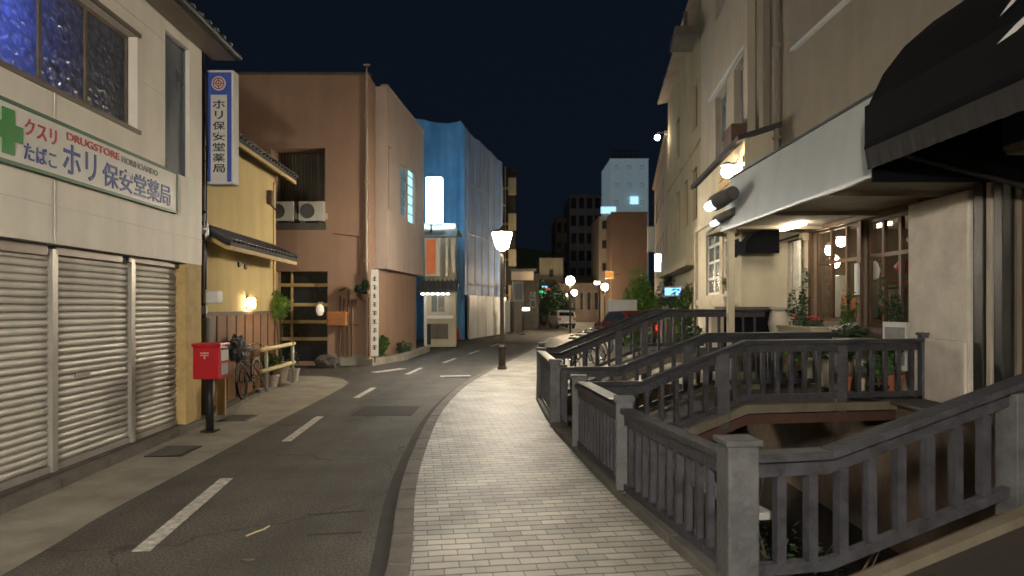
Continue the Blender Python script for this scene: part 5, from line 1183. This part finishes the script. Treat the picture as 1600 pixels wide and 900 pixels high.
q = thing('hanging_cloth_awning', 'small dark curved hood hanging under the far end of the fascia', 'awning', (4.45,12.9,2.72)); 
b = MB(); prf = [(-.05,0),(-.02,.22),(.1,.36),(.35,.44),(.6,.44)]
b.sheet([(x,0,z) for x,z in prf],[(x,1.1,z) for x,z in prf]); b.face([(x,0,z) for x,z in prf]+[(.6,0,0)]).face([(x,1.1,z) for x,z in prf]+[(.6,1.1,0)]); b.build('hood','awning',q); MB().tube([(.0,.05,.05),(1.1,.05,.38)],.02).build('hood_arm','dark',q)

# ================================================================== PALE BUILDING WITH BAY
W = Fr(5.16,14.5,5.78,20.9)
t = frthing('pale_building', 'tall pale rendered building with narrow paired windows beyond the cafe', 'building', W)
wl = W.len
def zz(u, v, fr=W): return fr.z(u, v)
wins = [(W.s(1166),W.s(1147),4.75+.3,7.42),(W.s(1135),W.s(1118),5.0,7.42)]
wins = [(min(a,b_),max(a,b_),c,d) for a,b_,c,d in wins]
wins2 = [(a,b_,9.5,11.9) for a,b_,c,d in wins]
b = MB(); b.wall(0, wl, 0, 16, 0, wins+wins2, .22, -1); b.face([(wl,0,0),(wl,-6,0),(wl,-6,16),(wl,0,16)]).face([(0,0,0),(0,-6,0),(0,-6,16),(0,0,16)]); b.build('wall','white',t)
for h in wins+wins2: window(t, *h, -.14, -1, 'framelt', 'glassblue', fw=.05)
for z_ in (7.44,11.95): MB().box(wins[0][0]-.5, wins[1][1]+.5, .002, .09, z_, z_+.09).build('window_hood','fascia',t)
b = MB(); b.box(-.1,.25,.002,.18,0,16).build('corner_pilaster','white',t)
b = MB(); b.box(-.72,-.102,-.3,.02,0,16).build('recess_wall','taupe',t); 
MB().tube([(.42,.08,4.8),(.42,.08,15)],.05,8).build('rain_pipe','white',t)
MB().box(-.05,.75,.02,.5,5.08,5.6).build('timber_grille_box','door',t) 
# projecting single-storey bay with the bright lamp
Bf = Fr(4.55,13.35,5.05,18.6)
t = frthing('shop_bay', 'cream single storey bay with white lattice windows and a bright lamp', 'shop', Bf)
bl = Bf.len
lw = []
for (ua,ub) in ((1148,1128),(1124,1103)):
    a, c = sorted((Bf.s(ua),Bf.s(ub))); lw.append((a,c,2.0,3.6))
b = MB(); b.wall(0, bl, -.1, 5.0, 0, lw, .12, -1); b.face([(0,0,-.1),(0,-1.2,-.1),(0,-1.2,5.35),(0,0,5.0)]).face([(bl,0,-.1),(bl,-1,-.1),(bl,-1,5.3),(bl,0,5.0)]); b.build('wall','cream',t)
for h in lw: window(t, *h, -.05, -1, 'plastic', 'glassgreen', mull=[(h[0]+h[1])/2], trans=[h[2]+.4,h[2]+.8,h[2]+1.2], fw=.06)
b = MB(); b.extr([(.16,4.93),(.16,5.03),(-1.2,5.45),(-1.2,5.35)], -.15, bl+.15).build('roof','roofdark',t)
b = MB()
for z in (3.95,4.15,4.35,4.55): b.box(0.05, bl*.45, .003, .03, z, z+.12)
b.build('timber_cladding','yellowtrim',t)
b = MB(); b.box(-.06,bl+.06,.003,.07,3.72,3.84).box(-.06,.12,.003,.08,-.1,3.719).box(bl-.12,bl+.06,.003,.08,-.1,3.719).box(0.1,bl-.1,.003,.06,1.75,1.9); b.build('trim','cream',t)
s_ = Bf.s(1138,.2)
t = thing('bay_lamp', 'brilliant wall lamp on the wooden bay beyond the white fascia', 'lamp', (Bf.o.x+Bf.d.x*s_, Bf.o.y+Bf.d.y*s_, 4.45), Bf.a)
MB().lathe([(.03,.12),(.10,.08),(.13,0),(.08,-.09),(.02,-.11)],(0,.22,0),16).build('lamp_globe','bayglow',t,smooth=True); MB().tube([(0,.03,.18),(0,.22,.16)],.02).box(-.06,.06,.01,.03,.05,.25).build('bracket','dark',t); MB().lathe([(.05,.2),(.15,.13),(.14,.125)],(0,.22,0),16).build('lamp_cap','dark',t)
# third building
T = Fr(5.87,21.0,7.10,31.1)
t = frthing('olive_building', 'olive toned rendered building with sloping roof line and warm lit shopfront', 'building', T)
tl = T.len
hs = [(1.2,2.2,4.6,6.3),(3.4,4.4,4.6,6.3),(5.8,6.8,4.6,6.3),(1.2,2.2,7.6,9.2),(5.8,6.8,7.6,9.2)]
gs = [(.6,2.0,.5,2.5),(2.6,4.0,.5,2.5),(4.8,6.2,.5,2.5),(7.0,8.6,.5,2.5)]
b = MB(); b.wall(0,tl,-.1,11.0,0,hs+gs,.2,-1); b.face([(0,0,-.1),(0,-6,-.1),(0,-6,11),(0,0,11)]); b.build('wall','olive',t)
for h in hs: window(t,*h,-.1,-1,'frame','glass',fw=.06)
for i,h in enumerate(gs): window(t,*h,-.1,-1,'yellowtrim','warmwin' if i in (1,3) else 'glass',mull=[(h[0]+h[1])/2],trans=[1.6],fw=.07)
MB().extr([(.45,11.0),(.45,11.12),(-6,12.2),(-6,12.08)],-.2,tl+.2).build('roof','pinkish',t)
b = MB(); b.box(0,tl,.002,.5,3.0,3.2).box(0,tl,.002,.08,6.9,7.0).build('string_course','olive',t)
b = MB(); b.box(-.6,.9,.2,.9,9.9,10.15).tube([(.2,.5,10.15),(.2,.5,10.9)],.06).build('chimney_vent','concdark',t)
U = Fr(7.15,31.3,9.6,46.0)
t = frthing('pinkish_building', 'narrow pinkish building edge further along the right side', 'building', U)
ul = U.len
hs = [(1+2.6*k,2.1+2.6*k,z,z+1.4) for k in range(5) for z in (4.2,7.0)]; gs=[(1+2.6*k,2.7+2.6*k,.4,2.4) for k in range(5)]
b = MB(); b.wall(0,ul,-.1,9.6,0,hs+gs,.2,-1); b.face([(0,0,-.1),(0,-6,-.1),(0,-6,9.6),(0,0,9.6)]).face([(ul,0,-.1),(ul,-6,-.1),(ul,-6,9.6),(ul,0,9.6)]); b.build('wall','pinkish',t)
for h in hs: window(t,*h,-.1,-1,'frame','glass',fw=.06)
for i,h in enumerate(gs): window(t,*h,-.1,-1,'frame','warmwin' if i in (0,2) else 'glass',mull=[(h[0]+h[1])/2],fw=.07)
MB().box(-.1,ul+.1,-.3,.15,9.602,9.75).build('parapet_cap','pinkish',t)
# small lamps and lit signs on the right side
def small_lamp(u,v,Y_,r,gm,lab,arm=.6):
    x = (u-800)/F*Y_; z = 1.7+(480-v)/F*Y_
    t = thing('gooseneck_lamp', lab, 'lamp', (x,Y_,z)); MB().lathe([(.01,r),(r*.8,r*.5),(r,0),(r*.8,-r*.5),(.01,-r)],(0,0,0),12).build('bulb',gm,t,smooth=True); MB().tube([(0,0,r),(0,0,r+.1),(arm,0.1,r+.15)],.03,6).build('arm','dark',t)
small_lamp(1027,215,31.0,.12,'bulb','small white lamp high on the edge of the pinkish building',.75)
def boxsign(u0,u1,v0,v1,Y_,gm,name,lab,d=.15,post_=None):
    x0,x1 = [(u-800)/F*Y_ for u in (u0,u1)]; z1,z0 = [1.7+(480-v)/F*Y_ for v in (v0,v1)]
    t = thing(name, lab, 'sign', (x0,Y_,z0)); MB().box(0,x1-x0,0,d,0,z1-z0).build('sign_face',gm,t,bevel=.02); MB().box(-.04,x1-x0+.04,.02,d+.04,z1-z0+.002,z1-z0+.06).box(-.04,x1-x0+.04,.02,d+.04,-.06,-.002).build('sign_frame','framelt',t)
    MB().tube([(x1-x0,d/2,(z1-z0)*.6),(x1-x0+.5,d/2,(z1-z0)*.6)],.03,6).build('bracket','dark',t)
    return t
boxsign(1024,1035,397,424,38,'whitesign','light_box_sign','small upright glowing white sign on the far right side')
boxsign(1040,1064,450,461,27,'bluesign','blue_light_sign','low glowing blue shop sign on the right')
boxsign(1066,1077,449,457,26,'redlight','red_light_sign','small red lit sign right of the glowing blue one')
boxsign(946,959,425,435,62,'orangesign','orange_light_sign','small orange lit sign above the far lamp')
boxsign(847,857,447,449,70,'bluesign','blue_strip_light','thin blue light strip above the green one in the distance',.1)
boxsign(843,853,455,458,69,'greenlight','green_strip_light','thin green light strip at the end of the street',.1)
boxsign(853,860,451,453,69.5,'redlight','red_strip_light','tiny red light strip beside the green one far away',.1)
boxsign(859,872,459,463,66,'faintwin','pale_blue_light','pale blue light low at the end of the street',.1)
boxsign(816,827,481,485,54,'canopylight','small_white_light','small white light low beside the corner shop',.1)
boxsign(929,937,440,444,64,'canopylight','small_white_light','small white light left of the lamp before the brown block',.1)
boxsign(1012,1024,355,392,45,'signwhite','unlit_box_sign','unlit white box sign fixed to the far right buildings')
# ================================================================== FAR BUILDINGS
def PX(u,Y_): return (u-800)/F*Y_
def PZ(v,Y_): return 1.7+(480-v)/F*Y_+.1
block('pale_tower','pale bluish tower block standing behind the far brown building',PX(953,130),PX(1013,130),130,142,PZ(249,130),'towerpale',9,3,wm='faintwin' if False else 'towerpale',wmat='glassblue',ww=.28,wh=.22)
tw = thing('tower_sign_light','small glowing window panel on the pale tower','light',(PX(985,129.4),129.4,PZ(320,129.4))); MB().box(0,1.5,0,.3,0,1.5).build('panel','faintwin',tw); MB().box(-.1,1.6,.05,.35,-.15,-.01).build('panel_frame','framelt',tw)
tw = thing('roof_plant','dark machinery frame on the roof of the pale tower','roof plant',(PX(958,133),133,PZ(249,130))); b=MB(); b.box(0,5,0,3,.1,1.4); 
for i in range(5): b.tube([(i*1.2,0,0),(i*1.2,0,2.2)],.1,6)
b.tube([(0,0,2.2),(4.8,0,2.2)],.1,6); b.build('frame_work','roofdark',tw)
FB = block('far_brown_block','flat brown windowless block at the end of the right side',PX(955,80),PX(1012,80),80,95,PZ(333,80),'brown')
t = thing('grey_side_block','pale grey block with dark bay windows left of the brown block','building',(PX(936,84),84,-.1))
hs=[(.35,1.35,z,z+1.1) for z in (3.4,6.2,9.0,11.4)]
MB().wall(0,1.7,0,13.0,0,hs,.2,1).face([(0,0,0),(0,8,0),(0,8,13),(0,0,13)]).face([(0,0,12.9),(1.7,0,12.9),(1.7,8,12.9),(0,8,12.9)]).build('wall','pinkish',t)
for h in hs: window(t,*h,.1,1,'frame','glass',fw=.08)
MB().box(.2,2.0,-.5,-.1,13.3,14.1).build('roof_light','faintwin',t)
block('grid_block','dim apartment block with a grid of dark balconies in the distance',PX(890,112),PX(940,112),112,125,PZ(305,112),'grey',7,4,ww=.7,wh=.6,wmat='darkint')
block('grid_wing','lower dark wing of the distant apartment block',PX(868,118),PX(891,118),118,130,PZ(342,118),'concdark',5,2,ww=.6,wh=.5,wmat='darkint')
block('low_grey_hall','long low grey building beneath the apartment block',PX(880,95),PX(948,95),95,105,PZ(432,95),'concdark',1,5,ww=.6,wh=.4)
t = block('white_house','small white house with a dark square window beneath the hill',PX(843,90),PX(880,90),90,98,PZ(405,90),'cream',2,1,ww=.2,wh=.25)
block('dim_shop_row','dim row of shops at the far end of the street',PX(812,72),PX(868,72),72,80,PZ(438,72),'concdark',1,4,ww=.7,wh=.5)
block('pale_shop_row','pale low shopfront behind the two round lamps',PX(868,84),PX(938,84),84,92,PZ(444,84),'farrow',1,6,ww=.6,wh=.5)
b = MB(); rr = random.Random(3)
L0 = [(-60+ i*6, 190) for i in range(36)]
b.sheet([(x,y,-.2) for x,y in L0],[(x,y+10, 6+13*math.exp(-((x-2)/26)**2)+rr.uniform(-.8,.8)) for x,y in L0]); struct(b.build('hill','leafdark'))
# trees on the right
def tree(label, x, y, h, r, seed, n=1500, lm='leaf', size=.22, z0=-.1, sh=.6):
    t = thing('street_tree', label, 'tree', (x,y,z0), 0, 'street trees on the right'); rr = random.Random(seed)
    b = MB(); b.tube([(0,0,0),(.05,0,h*.3),(0,.05,h*.6)],[.12,.09,.05],8)
    for k in range(6):
        a = k*1.05+.3; b.tube([(0,0,h*(.3+.05*k)),(r*.35*math.cos(a),r*.35*math.sin(a),h*(.5+.05*k)),(r*.7*math.cos(a),r*.7*math.sin(a),h*(.6+.06*k))],[.05,.03,.01],5)
    b.build('trunk','bark',t)
    b = MB(); b.leaves((0,0,h*(1-sh/2)),(r,r,h*sh/2),n,size,seed,16); b.leaves((r*.2,-r*.2,h*(1-sh*.7)),(r*1.1,r,h*.18),n//3,size,seed+1,8); b.build('crown',lm,t)
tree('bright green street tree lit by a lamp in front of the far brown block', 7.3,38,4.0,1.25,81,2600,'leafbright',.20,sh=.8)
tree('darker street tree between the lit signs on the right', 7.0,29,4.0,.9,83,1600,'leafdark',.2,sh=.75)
tree('small leafy tree close to the olive shopfront', 6.0,23.5,2.9,.65,85,1200,'leaf',.16,sh=.8)
# plaza clutter beyond the canal
tag(MB().box(5.2,7.4,34,34.5,0,1.7).build('white_wall','signwhite',bevel=.03),'low white wall in front of the bright green tree','wall') if False else None
t = thing('white_planter','long low white planter wall under the bright green tree','planter',(PX(951,36),36,-.004)); MB().box(0,1.5,0,.6,1.05,2.1).build('planter_box','signwhite',t,bevel=.03); MB().box(.1,1.4,.1,.5,0,1.05).build('base','concdark',t)
tree('dark bushy tree strung with coloured lights at the end of the street', 3.1,62,4.2,1.5,87,1500,'leafdark',.3,sh=.9)
tree('dark low tree beneath the hill beside the small white house', 4.9,70,4.5,1.6,89,1300,'leafdark',.35,sh=.9)
# parked cars
def car(name,label,loc,rz,paint,group='cars parked beyond the canal'):
    t = thing(name,label,'car',loc,rz,group)
    L_,Wd = 3.6,1.5
    side = [(-1.8,.35),(-1.78,.85),(-1.70,.98),(-.9,1.05),(-.45,1.50),(1.2,1.55),(1.68,1.02),(1.78,.95),(1.8,.35)]
    b = MB(); a = [b.b.verts.new((x,-Wd/2*(1 if z<1.1 else .86),z)) for x,z in side]; c = [b.b.verts.new((x,Wd/2*(1 if z<1.1 else .86),z)) for x,z in side]
    b.b.faces.new(a[::-1]); b.b.faces.new(c)
    for i in range(len(side)): b.b.faces.new([a[i],a[(i+1)%len(side)],c[(i+1)%len(side)],c[i]])
    b.build('body',paint,t,bevel=.05)
    g = MB(); g.face([(1.24,-.58,1.50),(1.24,.58,1.50),(1.64,.66,1.08),(1.64,-.66,1.08)]); g.face([(-.48,-.58,1.49),(-.48,.58,1.49),(-.90,.66,1.08),(-.90,-.66,1.08)])
    for s_ in (-1,1): g.face([(-.75,s_*.755,1.08),(1.45,s_*.755,1.08),(1.12,s_*.66,1.47),(-.38,s_*.66,1.47)])
    g.build('window','glass',t)
    for x in (-1.15,1.15):
        for s_ in (-1,1):
            w = MB().torus((x,s_*.70,.30),.21,.09,'y',20,8).build('wheel','tyre',t,smooth=True); MB().tube([(x,s_*.66,.30),(x,s_*.755,.30)],.15,14).build('rim','brightmetal',w)
    for s_ in (-1,1):
        MB().box(1.79,1.83,s_*.62-.10,s_*.62+.10,.70,.92).build('tail_light','redlight' if paint=='carpaint' else 'inkred',t,bevel=.01)
        MB().box(-1.84,-1.79,s_*.55-.14,s_*.55+.14,.66,.80).build('headlight','chrome',t,bevel=.01)
    MB().box(1.805,1.825,-.2,.2,.50,.62).build('number_plate','plastic',t)
    MB().box(1.78,1.86,-.7,.7,.34,.46).box(-1.86,-1.78,-.7,.7,.34,.46).build('bumper','dark',t)
    return t
car('parked_car','dark red car with glowing tail lights parked beyond the bridges',(PX(960,31)+.5,31,.0),math.radians(-72),'carpaint')
car('parked_car','pale car parked far down the street left of the lamps',(PX(878,58),58,-.1),math.radians(-80),'carpale')
car('parked_car','second pale car parked further behind near the coloured lights',(PX(866,64),66,-.1),math.radians(-80),'carpale')
for i,(u,Y_,rz,lab) in enumerate(((905,18.0,-60,'bicycle nearest the furthest bridge on the plaza'),(915,20.2,-55,'second bicycle in the row beyond the furthest bridge'),(925,22.4,-62,'third bicycle in the row beyond the furthest bridge'),(934,25.0,-58,'last bicycle in the row beyond the furthest bridge'))):
    dup(bike, (PX(u,Y_),Y_,0), math.radians(rz), lab)
potted('street_planter','big pot with pale leaves standing beyond the furthest bridge', (3.2,17.2,0), .5,.28,.7,.4,'leaf',500,.13,seed=91)
potted('street_planter','grey pot with dark leaves by the end of the canal railing', (4.3,16.4,0), .6,.3,.6,.4,'leafdark',500,.13,seed=92)

# ================================================================== LIGHT, SKY, CAMERA
w = bpy.data.worlds.new('World'); S.world = w; w.use_nodes = True
N = w.node_tree.nodes; L = w.node_tree.links; bg = N['Background']
sky = N.new('ShaderNodeTexSky'); sky.sky_type = 'NISHITA'; sky.sun_disc = False; sky.sun_elevation = math.radians(0.5); sky.sun_rotation = math.radians(200); sky.air_density = 1.0; sky.dust_density = .3; sky.ozone_density = 5
mx = N.new('ShaderNodeMix'); mx.data_type = 'RGBA'; mx.blend_type = 'MIX'; mx.inputs[0].default_value = .9
L.new(sky.outputs[0], mx.inputs['A']); mx.inputs['B'].default_value = (.25,.40,.70,1); L.new(mx.outputs['Result'], bg.inputs['Color'])
bg.inputs['Strength'].default_value = .016
sun = bpy.data.lights.new('warm_fill_sun','SUN'); sun.energy = .16; sun.angle = math.radians(25); sun.color = (1,.86,.66)  # added warm fill that lifts the whole street, no moon stands behind it
so_ = bpy.data.objects.new('warm_fill_sun', sun); COL.objects.link(so_); so_.rotation_euler = (math.radians(40),0,math.radians(-20))
cam = bpy.data.cameras.new('camera'); co = bpy.data.objects.new('camera', cam); COL.objects.link(co)
co.location = (0,0,EYE); co.rotation_euler = (math.pi/2,0,0); cam.sensor_width = 36; cam.lens = 36*F/1600; cam.shift_y = 30/1600; cam.clip_end = 2000; cam.clip_start = .05
cam.dof.use_dof = True; cam.dof.focus_distance = 8.0; cam.dof.aperture_fstop = 1.4
S.camera = co
S.view_settings.view_transform = 'Standard'; S.view_settings.look = 'None'; S.view_settings.exposure = 0
S.cycles.use_denoising = True; S.cycles.max_bounces = 5; S.cycles.diffuse_bounces = 3; S.cycles.sample_clamp_indirect = 3
